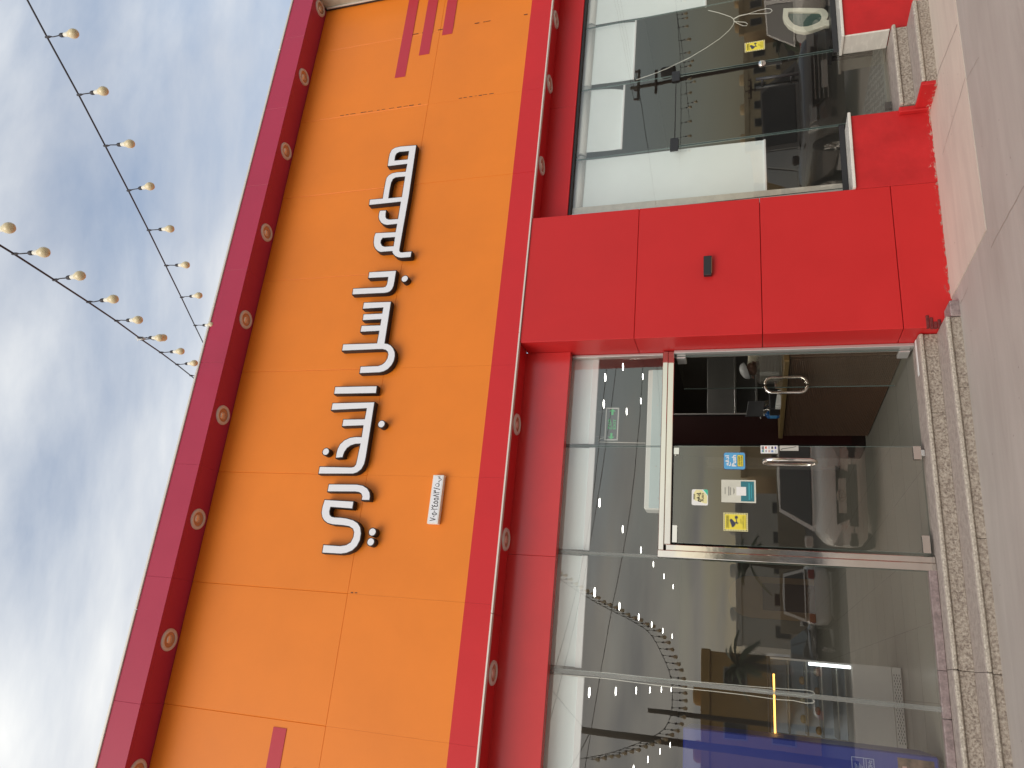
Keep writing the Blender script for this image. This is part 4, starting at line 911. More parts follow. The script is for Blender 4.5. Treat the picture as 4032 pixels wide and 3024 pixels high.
dc = empty('dark_cabinet', (3.12, 3.9, .24), 'tall near-black cabinet behind the far counter end', 'cabinet'); build('body', MB().bbox(2.90, 3.34, 3.55, 4.1, .24, 2.75, .01), mat('dark_laminate', (.014, .007, .006), .35), dc)
build('edge_strip', MB().bbox(3.341, 3.36, 3.55, 3.60, .24, 2.75, .003), alu, dc); build('door_line', MB().box(2.93, 3.31, 3.546, 3.5495, .40, 2.70), mat('dark_maroon', (.028, .008, .007), .3), dc)
kb = empty('kitchen_wall_unit', (4.6, 6.6, .24), 'grey wall unit with shelves far behind the counter', 'wall unit'); build('panel', MB().bbox(3.45, 6.2, 6.6, 6.8, .24, 2.35, .01), mat('kitchen_grey', (.16, .155, .145), .6, var=.1, vscale=2), kb)
for z in (1.15, 1.5, 1.85): build('shelf', MB().bbox(4.1, 5.6, 6.35, 6.6, z, z + .03, .003), alu, kb)
for k in range(5): build('door', MB().bbox(4.1 + k * .3, 4.38 + k * .3, 6.58, 6.5995, .5, 1.1, .004), mat('unit_door_%d' % k, (.12 + .02 * k, .11 + .018 * k, .10), .5), kb)
pc = empty('wall_picture', (3.78, 6.58, 1.45), 'dark framed picture on the grey wall unit left end', 'picture'); build('frame', MB().bbox(3.62, 3.95, 6.56, 6.5985, 1.45, 1.92, .005), alu, pc); build('image', MB().box(3.65, 3.92, 6.556, 6.5595, 1.49, 1.88), mat('picture_dark', (.05, .04, .04), .4, var=.6, vscale=9), pc)

# the shop worker bent forward behind the counter
def person():
    pr = empty('person', (4.22, 3.9, .24), 'person in a cream shirt and white cap bending forward behind the counter', 'person')
    skin = mat('skin', (.20, .10, .065), .5); shirt = mat('cream_shirt', (.62, .56, .42), .8, var=.06, vscale=8); capm = mat('cap_white', (.62, .62, .62), .7); trou = mat('dark_trousers', (.03, .03, .035), .8)
    bm_pts = {  # joint: (pos, radius) -- facing left (towards -x), trunk bent forward
        'pelvis': ((4.36, 3.9, 1.08), .15), 'waist': ((4.35, 3.9, 1.24), .15), 'chest': ((4.33, 3.9, 1.43), .15), 'upper': ((4.31, 3.9, 1.57), .14), 'neck': ((4.20, 3.9, 1.585), .06), 'head0': ((4.15, 3.9, 1.575), .085), 'head1': ((4.10, 3.9, 1.595), .10), 'head2': ((4.065, 3.9, 1.62), .085),
        'hipL': ((4.42, 3.80, 1.02), .10), 'kneeL': ((4.36, 3.79, .66), .07), 'ankL': ((4.40, 3.79, .30), .05), 'toeL': ((4.24, 3.79, .27), .04), 'hipR': ((4.42, 4.00, 1.02), .10), 'kneeR': ((4.36, 4.01, .66), .07), 'ankR': ((4.40, 4.01, .30), .05), 'toeR': ((4.24, 4.01, .27), .04),
        'shL': ((4.30, 3.71, 1.57), .075), 'elL': ((4.20, 3.68, 1.30), .05), 'wrL': ((3.97, 3.74, 1.25), .034), 'haL': ((3.89, 3.76, 1.24), .036), 'shR': ((4.30, 4.09, 1.57), .075), 'elR': ((4.20, 4.12, 1.30), .05), 'wrR': ((3.97, 4.06, 1.25), .034), 'haR': ((3.89, 4.04, 1.24), .036)}
    ed = [('pelvis', 'waist'), ('waist', 'chest'), ('chest', 'upper'), ('upper', 'neck'), ('neck', 'head0'), ('head0', 'head1'), ('head1', 'head2'), ('pelvis', 'hipL'), ('hipL', 'kneeL'), ('kneeL', 'ankL'), ('ankL', 'toeL'), ('pelvis', 'hipR'), ('hipR', 'kneeR'), ('kneeR', 'ankR'), ('ankR', 'toeR'),
          ('upper', 'shL'), ('shL', 'elL'), ('elL', 'wrL'), ('wrL', 'haL'), ('upper', 'shR'), ('shR', 'elR'), ('elR', 'wrR'), ('wrR', 'haR')]
    fingers = []
    pts = [Vector(v[0]) for v in bm_pts.values()]; rad = [v[1] for v in bm_pts.values()]; nm = list(bm_pts); E_ = [(nm.index(a), nm.index(b)) for a, b in ed]
    for hnd, sgn in (('haL', -1), ('haR', 1)):
        h0 = bm_pts[hnd][0]
        for k, (dy, ln) in enumerate(((-.030, .055), (-.010, .068), (.010, .072), (.030, .062))):
            i0 = nm.index(hnd); a = len(pts); pts += [Vector((h0[0] - .030, h0[1] + dy, h0[2])), Vector((h0[0] - .030 - ln * .6, h0[1] + dy * 1.15, h0[2] - .008)), Vector((h0[0] - .030 - ln, h0[1] + dy * 1.2, h0[2] - .026))]; rad += [.010, .009, .008]; E_ += [(i0, a), (a, a + 1), (a + 1, a + 2)]
        a = len(pts); pts += [Vector((h0[0] - .005, h0[1] - sgn * .045, h0[2])), Vector((h0[0] - .04, h0[1] - sgn * .062, h0[2] - .01))]; rad += [.011, .009]; E_ += [(nm.index(hnd), a), (a, a + 1)]
    me = bpy.data.meshes.new('body'); org = ORG[pr.name]; me.from_pydata([p - org for p in pts], E_, [])
    o = bpy.data.objects.new('body', me); COL.objects.link(o)
    md = o.modifiers.new('skin', 'SKIN'); sv = me.skin_vertices[0].data
    for i, r in enumerate(rad): sv[i].radius = (r, r); sv[i].use_root = (i == 0)
    o.modifiers.new('sub', 'SUBSURF').levels = 2
    dg = bpy.context.evaluated_depsgraph_get(); m2 = bpy.data.meshes.new_from_object(o.evaluated_get(dg)); bpy.data.objects.remove(o)
    m2.name = 'body'
    for m_ in (shirt, skin, trou): m2.materials.append(m_)
    m2.materials.clear()
    for m_ in (shirt, skin, trou): m2.materials.append(m_)
    for p in m2.polygons:
        c = p.center + org; p.use_smooth = True
        p.material_index = 1 if (c.x < 4.205 and c.z > 1.47) or (c.x < 4.0 and c.z < 1.35) else 2 if c.z < 1.10 else 0
    bo = bpy.data.objects.new('body', m2); COL.objects.link(bo); bo.parent = pr; ORG[bo.name] = org
    cp = MB(); c0 = Vector((4.10, 3.9, 1.65)); vs = []; fs = []
    for j in range(7):
        th = math.radians(95 * j / 6)
        for i in range(16): a = 2 * math.pi * i / 16; vs.append(c0 + Vector((.118 * math.sin(th) * math.cos(a) - .02 * math.cos(th), .105 * math.sin(th) * math.sin(a), .085 * math.cos(th) + .12 * (-.35) * math.sin(th) * math.cos(a) * -1)))
    for j in range(6):
        for i in range(16): fs.append((j * 16 + i, j * 16 + (i + 1) % 16, (j + 1) * 16 + (i + 1) % 16, (j + 1) * 16 + i))
    cp.add(vs, fs, 0, True); build('cap', cp, capm, pr)
    fc = MB()
    for dy in (-.035, .035): fc.lathe([(0, .010), (.010, .006), (.012, 0)], 10, (4.008, 3.9 + dy, 1.59), 'x')
    build('eyes', fc, mat('eye_white', (.5, .5, .48), .3), pr)
    fc = MB().hexa([(4.020, 3.885, 1.585), (4.020, 3.915, 1.585), (4.010, 3.92, 1.550), (4.010, 3.88, 1.550)], [(3.995, 3.893, 1.575), (3.995, 3.907, 1.575), (3.975, 3.91, 1.548), (3.975, 3.89, 1.548)]); build('nose', fc, skin, pr)
    build('mouth', MB().box(4.02, 4.045, 3.875, 3.925, 1.515, 1.523), mat('lip', (.16, .06, .05), .5), pr)
    for dy in (-.104, .104): build('ear', MB().lathe([(0, .012), (.018, .008), (.024, 0)], 10, (4.13, 3.9 + dy, 1.58), 'y'), skin, pr)
person()

# ------------------------------------------------------------------ heated display and cooler
st_m = mat('grey_steel', (.50, .475, .43), .42, var=.05, vscale=3); sc = empty('food_display', (-.07, 2.5, .24), 'glass food display case with grey steel base and orange light strip', 'display case')
X0, X1, YF = -.44, .288, 2.2
build('base_panel', MB().bbox(X0, X1, YF, 2.85, .335, .69, .004), st_m, sc); build('kick_panel', MB().bbox(X0, X1, YF + .002, 2.84, .252, .331, .004), st_m, sc)
vt = MB()
for k in range(24):
    for j in range(3): x = X0 + .05 + k * .026; vt.box(x, x + .018, YF - .0005, YF + .0015, .262 + j * .022 + (k % 2) * .008, .268 + j * .022 + (k % 2) * .008)
tag(build('vent_slot', vt, dark, sc), kind='stuff')
for x in (X0, X1 - .03): build('leg', MB().box(x + .02, x + .03, YF + .05, YF + .06, .237, .2515), dark, sc)
build('back_panel', MB().box(X0, X1, 2.80, 2.84, .70, 1.46), mat('display_back', (.42, .48, .55), .5), sc)
for x in (X0, X1 - .022): build('post', MB().bbox(x, x + .022, YF + .004, YF + .03, .692, 1.45, .003), alu, sc)
build('front_glass', MB().add([(X0 + .022, YF + .01, .695), (X1 - .022, YF + .01, .695), (X1 - .022, YF + .01, 1.445), (X0 + .022, YF + .01, 1.445)], [(0, 1, 2, 3)]), glass_mat('case_glass', (.95, .96, .95), .05), sc, fixn=False)
for z in (.82, .96, 1.10, 1.27): build('shelf', MB().bbox(X0 + .02, X1 - .02, YF + .05, 2.78, z, z + .012, .002), mat('shelf_%d' % int(z * 100), (.42, .42, .38), .25, metal=.2), sc)
build('roof_panel', MB().bbox(X0 - .01, X1, YF, 2.85, 1.45, 1.475, .004), blackmetal, sc)
build('light_strip', MB().box(X0 + .01, .125, YF - .012, YF - .004, 1.408, 1.426), emission('led_orange', (1.0, .50, .10), 3.2), sc)
build('tube_light', MB().box(X1 - .05, X1 - .024, YF - .004, YF + .003, .70, 1.085), emission('tube_white', (.85, .95, 1.0), 3.5), sc)
for k in range(7):
    x = X0 + .08 + k * .09; build('food_tray', MB().lathe([(0, .01), (.036, .01), (.040, .035), (.030, .055), (0, .062)], 12, (x, YF + .18, (.972, 1.112)[k % 2])), mat('food_%d' % k, [(.35, .22, .08), (.45, .35, .2), (.30, .12, .05), (.5, .42, .25), (.2, .12, .05), (.4, .25, .1), (.42, .38, .3)][k], .6), sc)
bf = empty('drinks_cooler', (-.85, 1.0, .24), 'tall blue drinks cooler behind the glass at the bottom picture edge', 'cooler'); bx0, bx1, by = -1.35, -.378, .67
blue = mat('cooler_blue', (.008, .024, .22), .35, var=.08, vscale=2)
build('cabinet', MB().bbox(bx0, bx1, by, 1.35, .275, 2.165, .012), blue, bf); build('foot', MB().box(bx0 + .03, bx1 - .03, by + .05, 1.3, .24, .274), blackmetal, bf)
build('photo_panel', MB().box(bx0 + .05, bx1 - .035, by - .003, by - .0005, .31, .56), mat('photo_print', (.10, .06, .04), .4, var=.9, vscale=14), bf); build('pink_tag', MB().box(-.52, -.47, by - .005, by - .0035, .50, .53), mat('tag_pink', (.5, .3, .28), .5), bf)
lbx = mat('label_line', (.30, .36, .55), .5); lx0, lx1, lz0, lz1 = -.66, -.445, .725, .885; lm = MB()
for q_ in ((lx0, lx1, lz0, lz0 + .004), (lx0, lx1, lz1 - .004, lz1), (lx1 - .004, lx1, lz0, lz1), (lx0, lx0 + .004, lz0, lz1), (lx0, lx1, lz0 + .055, lz0 + .058), (lx0, lx1, lz0 + .072, lz0 + .075)): lm.box(q_[0], q_[1], by - .003, by - .0006, q_[2], q_[3])
for k in range(6): lm.box(lx0 + .03, lx1 - .06 + .01 * (k % 3), by - .003, by - .0006, lz0 + .084 + k * .010, lz0 + .087 + k * .010)
build('label', lm, lbx, bf); lettering('lettering', '60Hz', lbx, bf, lx1 - .085, lx1 - .012, lz0 + .014, lz0 + .044, lambda z: by - .003)

# white oval frame just inside the right window
ov = empty('oval_mirror', (6.75, .62, .72), 'white oval frame around dark green glass low behind the window', 'mirror')
P0 = [(1345, 110), (1338, 190), (1352, 240), (1400, 300), (1480, 345), (1570, 362), (1650, 345), (1720, 320), (1790, 290), (1858, 290), (1858, 240), (1800, 235), (1822, 200), (1822, 165), (1800, 130), (1770, 112), (1600, 106), (1430, 108)]
P1 = [(1392, 140), (1384, 190), (1400, 230), (1450, 285), (1520, 310), (1590, 308), (1660, 290), (1730, 258), (1758, 220), (1762, 180), (1745, 150), (1720, 140), (1560, 138)]
yo = .60; o_ = [at(*zW2(*p), yo) for p in P0]; i_ = [at(*zW2(*p), yo) for p in P1]
cu = bpy.data.curves.new('frame', 'CURVE'); cu.dimensions = '2D'; cu.fill_mode = 'BOTH'; cu.extrude = .018; cu.bevel_depth = .006
for pl in (o_, i_):
    s_ = cu.splines.new('POLY'); s_.points.add(len(pl) - 1)
    for k, p in enumerate(pl): s_.points[k].co = (p.x, p.z, 0, 1)
    s_.use_cyclic_u = True
t = bpy.data.objects.new('frame', cu); COL.objects.link(t); me = bpy.data.meshes.new_from_object(t.evaluated_get(bpy.context.evaluated_depsgraph_get())); bpy.data.objects.remove(t)
for v in me.vertices: v.co = Vector((v.co.x, yo - v.co.z, v.co.y)) - ORG[ov.name]
me.materials.clear(); me.materials.append(mat('mirror_frame', (.66, .64, .52), .4)); fo = bpy.data.objects.new('frame', me); COL.objects.link(fo); fo.parent = ov
build('glass', MB().poly([(p.x, p.z) for p in i_], yo + .004, yo + .010), mat('green_glass', (.05, .10, .085), .15), ov)
tb = empty('side_table', (6.8, .7, .24), 'dark low table under the oval frame', 'table'); build('top', MB().bbox(6.60, 7.6, .45, .95, .66, .70, .005), blackmetal, tb)
for x in (6.66, 7.55):
    for y in (.48, .92): build('leg', MB().box(x - .02, x + .02, y - .02, y + .02, .24, .659), blackmetal, tb)

# ------------------------------------------------------------------ the street behind the camera (seen in the glass)
def car(label, loc, rz, L_, W_, H_, paint, kind='sedan', emblem=False, gz0=0.0):
    r = empty('parked_car', (0, 0, 0), label, 'car', 'cars parked in front of the shop')
    hood = H_ * (.60 if kind == 'sedan' else .58); g = .17 if kind == 'sedan' else .24; wb = L_ * .58; wr = .33 if kind == 'sedan' else .38
    st_ = [(0, .78, .52), (.02, .88, .78), (.10, .95, .92), (.28, 1, 1.0), (.5, 1, 1.04), (.75, 1, 1.04), (.93, .96, 1.0), (.985, .90, .88), (1, .82, .60)]
    m_ = MB(); ring = 12; vs = []; fs = []
    for u, wk, hk in st_:
        y = -L_ / 2 + u * L_; w = W_ / 2 * wk; zt = hood * hk; zlow = g + (.10 if u in (0, 1) else 0)
        pr_ = [(-.80, zlow), (-.97, zlow + .10), (-1, (zlow + zt) * .52), (-.98, zt - .10), (-.92, zt - .03), (-.70, zt), (.70, zt), (.92, zt - .03), (.98, zt - .10), (1, (zlow + zt) * .52), (.97, zlow + .10), (.80, zlow)]
        vs += [(a * w, y, z) for a, z in pr_]
    for i in range(len(st_) - 1):
        for j in range(ring): fs.append((i * ring + j, i * ring + (j + 1) % ring, (i + 1) * ring + (j + 1) % ring, (i + 1) * ring + j))
    fs += [tuple(range(ring)), tuple(range((len(st_) - 1) * ring, len(st_) * ring))]
    m_.add(vs, fs, 0, True)
    body = build('body', m_, paint, r)
    if kind == 'sedan': ys_ = (-.20, -.02, .22, .38)
    else: ys_ = (-.24, -.10, .40, .485)
    zb_ = hood * .99; bw_, tw = W_ / 2 * .88, W_ / 2 * .66
    F = [Vector((s_ * bw_, ys_[0] * L_, zb_)) for s_ in (-1, 1)]; Fr = [Vector((s_ * tw, ys_[1] * L_, H_ - .03)) for s_ in (-1, 1)]; Rr = [Vector((s_ * tw, ys_[2] * L_, H_ - .03)) for s_ in (-1, 1)]; Rb = [Vector((s_ * bw_, ys_[3] * L_, zb_ + .02)) for s_ in (-1, 1)]
    cb = MB(); cv = [F[0], F[1], Fr[0], Fr[1], Rr[0], Rr[1], Rb[0], Rb[1], Vector((0, (ys_[1] + ys_[2]) / 2 * L_, H_))]
    cb.add(cv, [(0, 1, 3, 2), (2, 3, 8), (3, 5, 8), (5, 4, 8), (4, 2, 8), (4, 5, 7, 6), (0, 2, 4, 6), (1, 7, 5, 3), (0, 6, 7, 1)]); build('cabin', cb, paint, r)
    wg = mat('car_glass', (.012, .014, .015), .08, coat=.5) if 'car_glass' not in MATS else MATS['car_glass']
    def panel(nm, A_, n_, ins=.10, m__=None, th=.012):
        c_ = sum(A_, Vector()) / len(A_); Q = [c_ + (p - c_) * (1 - ins) for p in A_]; nn = (A_[1] - A_[0]).cross(A_[2] - A_[0]).normalized()
        if nn.dot(c_ - Vector((0, .06 * L_, H_ * .6))) < 0: nn = -nn
        return build(nm, MB().hexa([q_ + nn * th for q_ in Q], [q_ - nn * .01 for q_ in Q]), m__ or wg, r)
    panel('windscreen', [F[0], F[1], Fr[1], Fr[0]], 0, .12); panel('rear_window', [Rb[0], Rb[1], Rr[1], Rr[0]], 0, .14)
    for s_ in (0, 1):
        mid0 = (F[s_] * .52 + Rb[s_] * .48); mid1 = Fr[s_] * .52 + Rr[s_] * .48
        panel('side_window', [F[s_], mid0, mid1, Fr[s_]], 0, .12); panel('side_window', [mid0, Rb[s_], Rr[s_], mid1], 0, .12)
    tyre_m = mat('tyre', (.015, .015, .015), .8) if 'tyre' not in MATS else MATS['tyre']
    for sx in (-1, 1):
        for yy in (-wb / 2, wb / 2):
            w0 = sx * W_ / 2
            wh = build('wheel', MB().lathe([(wr * .62, -.11), (wr * .92, -.11), (wr, -.07), (wr, .07), (wr * .92, .11), (wr * .62, .11)], 22, (w0 * .93, yy, wr), 'x'), tyre_m, r)
            rm_ = MB().lathe([(0, .02), (wr * .62, .0)], 16, (w0 * .93 + sx * .10, yy, wr), 'x')
            for k in range(5):
                a = k * 2 * math.pi / 5; d_ = Vector((0, math.cos(a), math.sin(a))); rm_.tube([Vector((w0 * .93 + sx * .115, yy, wr)), Vector((w0 * .93 + sx * .115, yy, wr)) + d_ * wr * .6], .03, 5)
            build('rim', rm_, alu, wh)
            build('wheel_arch', MB().lathe([(0, .0), (wr * 1.14, .0), (wr * 1.14, -.06)], 22, (w0 * (1.001) , yy, wr + .01), 'x') if sx > 0 else MB().lathe([(0, 0), (wr * 1.14, 0), (wr * 1.14, .06)], 22, (w0 * 1.001, yy, wr + .01), 'x'), dark, r)
    yf_ = -L_ / 2
    lampm = mat('headlamp', (.45, .45, .42), .1, coat=.6) if 'headlamp' not in MATS else MATS['headlamp']; tail = mat('tail_red', (.35, .02, .015), .2, coat=.5) if 'tail_red' not in MATS else MATS['tail_red']
    hz = hood * (.66 if kind == 'sedan' else .74)
    for s_ in (-1, 1):
        x = s_ * W_ * .33
        build('headlight', MB().hexa([(x - .17, yf_ + .03, hz - .05), (x + .17, yf_ + .03, hz - .05), (x + .17, yf_ + .10, hz + .08), (x - .17, yf_ + .10, hz + .08)], [(x - .17, yf_ + .25, hz - .05), (x + .17, yf_ + .25, hz - .05), (x + .17, yf_ + .25, hz + .08), (x - .17, yf_ + .25, hz + .08)]), lampm, r)
        build('taillight', MB().bbox(s_ * W_ * .36 - .13, s_ * W_ * .36 + .13, -yf_ - .2, -yf_ + .012, hz - .02, hz + .16, .02), tail, r)
        build('fog_recess', MB().bbox(s_ * W_ * .36 - .11, s_ * W_ * .36 + .11, yf_ - .004, yf_ + .1, g + .14, g + .26, .02), dark, r)
        mr_ = MB().bbox(s_ * (W_ / 2 + .10) - .10, s_ * (W_ / 2 + .10) + .10, ys_[0] * L_ + .18, ys_[0] * L_ + .27, zb_ + .02, zb_ + .16, .03); build('wing_mirror', mr_, paint, r)
    gh = .17 if kind == 'sedan' else .30; gw = W_ * (.24 if kind == 'sedan' else .28)
    gl_ = build('grille', MB().poly([(-gw, hz + .02), (gw, hz + .02), (gw * .78, hz - gh), (-gw * .78, hz - gh)], yf_ - .012, yf_ + .12), dark, r)
    for k in range(4): z = hz - gh + .03 + k * gh / 4; build('grille_bar', MB().bbox(-gw * .8, gw * .8, yf_ - .022, yf_ - .011, z, z + .018, .004), alu if kind != 'sedan' else blackmetal, gl_)
    build('lower_intake', MB().bbox(-W_ * .26, W_ * .26, yf_ - .008, yf_ + .08, g + .12, g + .27, .02), dark, r)
    build('number_plate', MB().bbox(-.26, .26, yf_ - .03, yf_ - .0225, g + .29, g + .40, .004), whitepl, r)
    if emblem:
        em = MB()
        for rx_, rz_, dz in ((.085, .058, 0), (.030, .056, 0), (.060, .024, .022)):
            em.tube([(rx_ * math.cos(a * math.pi / 12), yf_ - .034, hz - .045 + dz + rz_ * math.sin(a * math.pi / 12)) for a in range(25)], .007, 6, caps=False)
        build('badge', em, chrome, r)
    r.location = loc; r.rotation_euler.z = rz
    return r
pw = mat('car_white', (.80, .78, .74), .25, coat=.6); pb = mat('car_black', (.022, .021, .022), .2, coat=.7); ps_ = mat('car_silver', (.20, .19, .18), .25, metal=.2, coat=.5); pd = mat('car_charcoal', (.13, .125, .115), .22, coat=.6)
# heading 0 = nose towards -y; turned round they face the shop
car('pale saloon parked nose to the doors, mirrored in the closed door', (3.62, -7.4, gz(3)), math.pi + .35, 4.75, 1.84, 1.46, mat('car_grey_white', (.82, .80, .76), .28, coat=.6), 'sedan', True)
car('big dark off-roader facing the shop, mirrored under the long blind', (11.85, -7.9, gz(10)), math.pi + .35, 5.1, 2.05, 1.85, pd, 'suv')
car('white hatchback seen from behind, mirrored beside the steel door post', (3.0, -20.4, -.14), math.radians(8), 4.4, 1.82, 1.62, pw, 'suv')
car('black saloon parked beside the white hatchback, mirrored in glass by the cooler', (.9, -20.8, -.14), math.radians(24), 4.7, 1.82, 1.45, pb, 'sedan')
car('white people carrier beside the dark off-roader, mirrored at the oval frame', (16.6, -7.6, gz(10)), math.pi + .1, 4.7, 1.9, 1.75, pw, 'suv')

def house(label, x0, x1, y0, y1, h, wallm, nwin, fl_, name='apartment_building'):
    r = empty(name, ((x0 + x1) / 2, y1, 0), label, 'building', 'houses across the street')
    build('wall', MB().box(x0, x1, y0, y1, -.3, h), wallm, r); build('parapet', MB().bbox(x0 - .1, x1 + .1, y1 - .3, y1 + .1, h + .002, h + .5, .03), wallm, r)
    wd_ = mat('house_window', (.05, .055, .06), .2) if 'house_window' not in MATS else MATS['house_window']; base = None
    for f in range(fl_):
        for k in range(nwin):
            x = x0 + (k + .5) * (x1 - x0) / nwin; z = 1.1 + f * (h - .6) / fl_
            if base is None:
                base = build('window', MB().bbox(x - .55, x + .55, y1 + .002, y1 + .06, z, z + 1.3, .02), mat('win_frame', (.45, .42, .36), .6) if 'win_frame' not in MATS else MATS['win_frame'], r)
                build('pane', MB().box(x - .47, x + .47, y1 + .0605, y1 + .07, z + .08, z + 1.22), wd_, base); b0 = (x, z)
            else:
                o = base.copy(); COL.objects.link(o); o.location = (x - b0[0], 0, z - b0[1]); p_ = base.children[0].copy(); COL.objects.link(p_); p_.parent = o
    for k in range(3):
        x = x0 + (k + .7) * (x1 - x0) / 3.5; build('water_tank', MB().lathe([(0, 1.1), (.5, 1.05), (.6, .9), (.6, 0), (0, 0)], 14, (x, y1 - 1.5, h + .002)), wallm, r)
    return r
tan = mat('sand_render', (.66, .48, .26), .8, var=.08, vscale=1); tan2 = mat('cream_render', (.74, .60, .38), .8, var=.08, vscale=1); tan3 = mat('ochre_render', (.60, .36, .12), .8, var=.08, vscale=1)
house('cream house across the street with a row of small windows', 52, 66, -75, -61, 5.2, tan2, 6, 2); house('sand coloured house right of the cream house across the street', 67, 80, -76, -60, 5.6, tan, 5, 2)
house('ochre house behind the pole, mirrored in glass by the cooler', -9.0, 1.6, -52, -40, 5.6, tan3, 4, 2); house('low white house across the street, mirrored beside the ochre house', 3.0, 16, -74, -62, 5.0, mat('white_render', (.70, .67, .60), .8), 5, 1)
house('long sand house between the two mirrored house groups', 18, 50, -78, -64, 4.6, tan, 10, 1); house('plain cream house at the cooler end of the street', -40, -10, -60, -46, 6.0, tan2, 8, 2)
bwm = mat('boundary_wall', (.40, .33, .24), .8, var=.1, vscale=.6); tag(build('boundary_wall', MB().bbox(4, 95, -58.3, -58, -.3, 1.9, .03), bwm), 'long low sand coloured yard wall across the street', 'wall')

def palm(label, loc, h, n, l):
    r = empty('palm_tree', loc, label, 'palm tree', 'palms along the street'); b_ = Vector(loc)
    build('trunk', MB().tube([b_ + Vector((.05 * math.sin(k), .04 * math.cos(k * 1.3), h * k / 8)) for k in range(9)], .2, 9, rr=[.24 - .008 * k + .012 * (k % 2) for k in range(9)]), mat('palm_trunk', (.14, .10, .065), .9, bump=.6, bscale=18) if 'palm_trunk' not in MATS else MATS['palm_trunk'], r)
    lf = mat('palm_leaf', (.055, .085, .032), .6) if 'palm_leaf' not in MATS else MATS['palm_leaf']
    for k in range(n):
        az = 2 * math.pi * k / n * 2.618; el = math.radians(random.uniform(-10, 75)); m_ = MB(); d_ = Vector((math.cos(az), math.sin(az), 0)); sd = Vector((-math.sin(az), math.cos(az), 0)); ll = l * random.uniform(.8, 1.1); top = b_ + Vector((0, 0, h)); prev = top
        for s_ in range(1, 15):
            u = s_ / 14; p = top + d_ * ll * u * math.cos(el) + Vector((0, 0, ll * (u * math.sin(el) - .55 * u * u))); lw = .55 * math.sin(math.pi * min(1, u * .95 + .05)) ** .6
            t_ = (p - prev).normalized()
            for sg in (-1, 1):
                e_ = p + sd * sg * lw * .8 + t_ * lw * .5 - Vector((0, 0, lw * .3)); m_.add([prev, p, e_], [(0, 1, 2)]); q_ = (prev + p) / 2; m_.add([prev, q_, e_ - t_ * .12 + Vector((0, 0, .04))], [(0, 1, 2)])
            prev = p
        build('frond', m_, lf, r, fixn=False)
    return r
palm('palm before the ochre house, mirrored in glass by the cooler', (.9, -36, -.14), 3.9, 16, 2.0); palm('palm behind the saloon, mirrored beside the door post', (6.4, -38, -.14), 3.4, 16, 2.0)
palm('bushy palm right of the cream house, mirrored in the window with blinds', (50.5, -45, -.14), 1.6, 18, 2.2); palm('small palm in front of the cream house, mirrored in the window with blinds', (44, -48, -.14), 1.9, 14, 2.0)

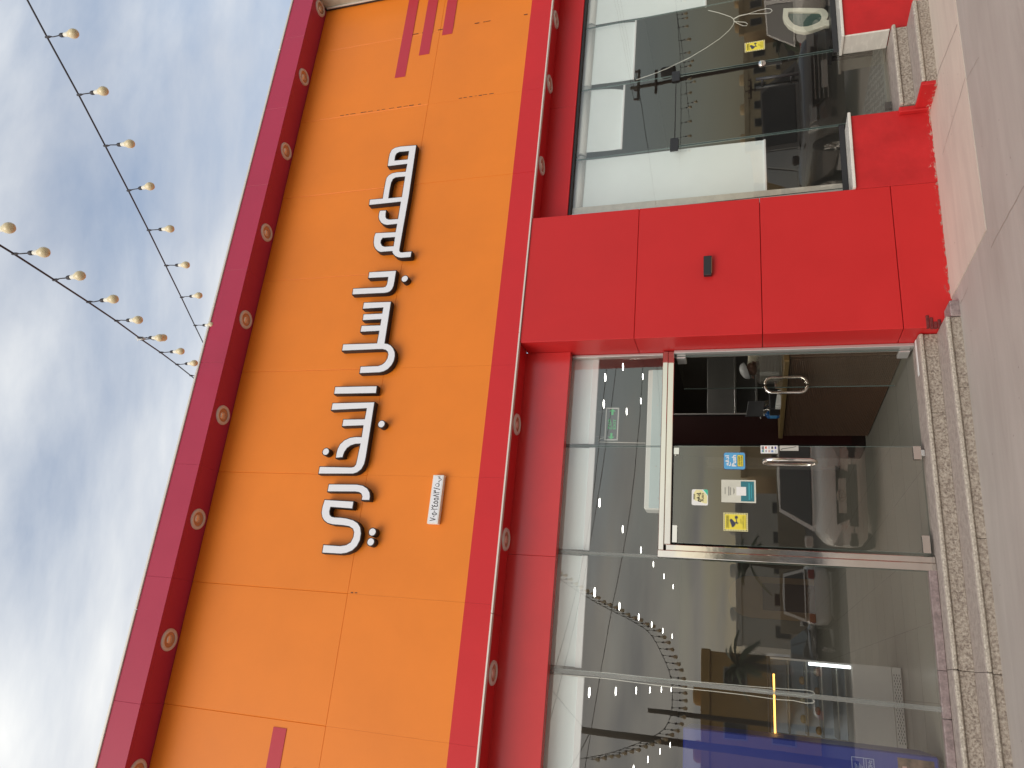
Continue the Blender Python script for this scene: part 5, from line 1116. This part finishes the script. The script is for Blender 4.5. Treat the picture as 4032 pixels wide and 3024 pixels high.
woodp = mat('pole_wood', (.09, .06, .04), .85, var=.2, vscale=4, stretch=(6, 6, 1)); wirem = mat('wire_black', (.02, .02, .02), .7)
def pole(label, loc, h, arms=True, trafo=True, r0=.13):
    r = empty('utility_pole', loc, label, 'utility pole', 'poles along the street'); b_ = Vector(loc)
    build('pole', MB().tube([b_ + Vector((0, 0, -.2)), b_ + Vector((0, 0, h))], r0, 12, rr=[r0, r0 * .75]), woodp, r)
    if arms:
        build('crossarm', MB().bbox(b_.x - 1.2, b_.x + 1.2, b_.y + .12, b_.y + .24, b_.z + h - .65, b_.z + h - .50, .01), woodp, r); build('crossarm', MB().bbox(b_.x - .9, b_.x + .9, b_.y + .12, b_.y + .24, b_.z + h - 1.75, b_.z + h - 1.6, .01), woodp, r)
        for k in (-1.1, -.4, .4, 1.1): build('insulator', MB().lathe([(.05, 0), (.08, .05), (.05, .09), (.08, .13), (.04, .2), (0, .22)], 10, (b_.x + k, b_.y + .18, b_.z + h - .499)), mat('insulator_brown', (.12, .04, .03), .3) if 'insulator_brown' not in MATS else MATS['insulator_brown'], r)
    if trafo: build('transformer', MB().lathe([(0, 0), (.32, 0), (.34, .1), (.34, .75), (.25, .85), (0, .88)], 16, (b_.x + .2, b_.y + .55, b_.z + h - 2.9)), mat('transformer_grey', (.10, .09, .085), .5), r)
    return r
pole('utility pole with crossarms and transformer, mirrored in the window with blinds', (34.3, -30, -.14), 10.6)
pole('plain timber pole close to the glass, mirrored beside the cooler', (-1.38, -12, 0), 6.0, False, False, .10)
pole('brown timber pole before the ochre house, mirrored above the cooler', (-1.35, -26, -.14), 6.9, False, False, .12)
pole('thin street pole before the cream house, mirrored in the window with blinds', (55.5, -56, -.14), 5.4, True, False, .10)
def wire(label, pts, r=.018): return tag(build('overhead_wire', MB().tube(pts, r, 5), wirem), label, 'wire', 'overhead wires')
for k, off in enumerate((-1.1, -.4, .4, 1.1)):
    wire(('topmost', 'second', 'third', 'lowest')[k] + ' overhead wire from the transformer pole, mirrored in the window with blinds', cat((34.3 + off, -29.8, 10.15), (52 + off * 2, -12, 13.5), .5, 10) if k < 3 else cat((34.3 + off, -29.8, 10.1), (16, -52, 10.5), .4, 10))
for k, (a, b_) in enumerate((((-1.4, -12, 5.9), (2.6, -6.2, 9.2)), ((-1.4, -12, 5.8), (-4.5, -9, 7.6)))):
    wire(('wire from the timber pole up towards the roof', 'short drooping wire at the timber pole top')[k], cat(a, b_, .25, 10), .010)

pole('street pole carrying the three long wires, right end', (14.6, -18.2, -.14), 7.7, True, False, .11)
pole('street pole carrying the three long wires, left end', (-8.6, -18.2, -.14), 11.2, True, False, .11)
for k, pl in enumerate(([(-8.5, -18, 8.2), (-5, -18, 7.6), (1.1, -18, 6.82), (5.4, -18, 6.22), (10.5, -18, 5.98), (14.5, -18, 6.1)], [(-8.5, -18, 10.3), (-5, -18, 9.3), (1, -18, 7.98), (5.38, -18, 7.39), (10.5, -18, 6.94), (14.5, -18, 6.85)], [(-8.5, -18, 10.9), (-5, -18, 9.85), (1, -18, 8.22), (5.06, -18, 7.59), (10.55, -18, 7.31), (14.5, -18, 7.25)])):
    wire(('lowest', 'middle', 'topmost')[k] + ' long wire along the street, mirrored across the blinds by the cooler', smooth(pl, 5), .011)
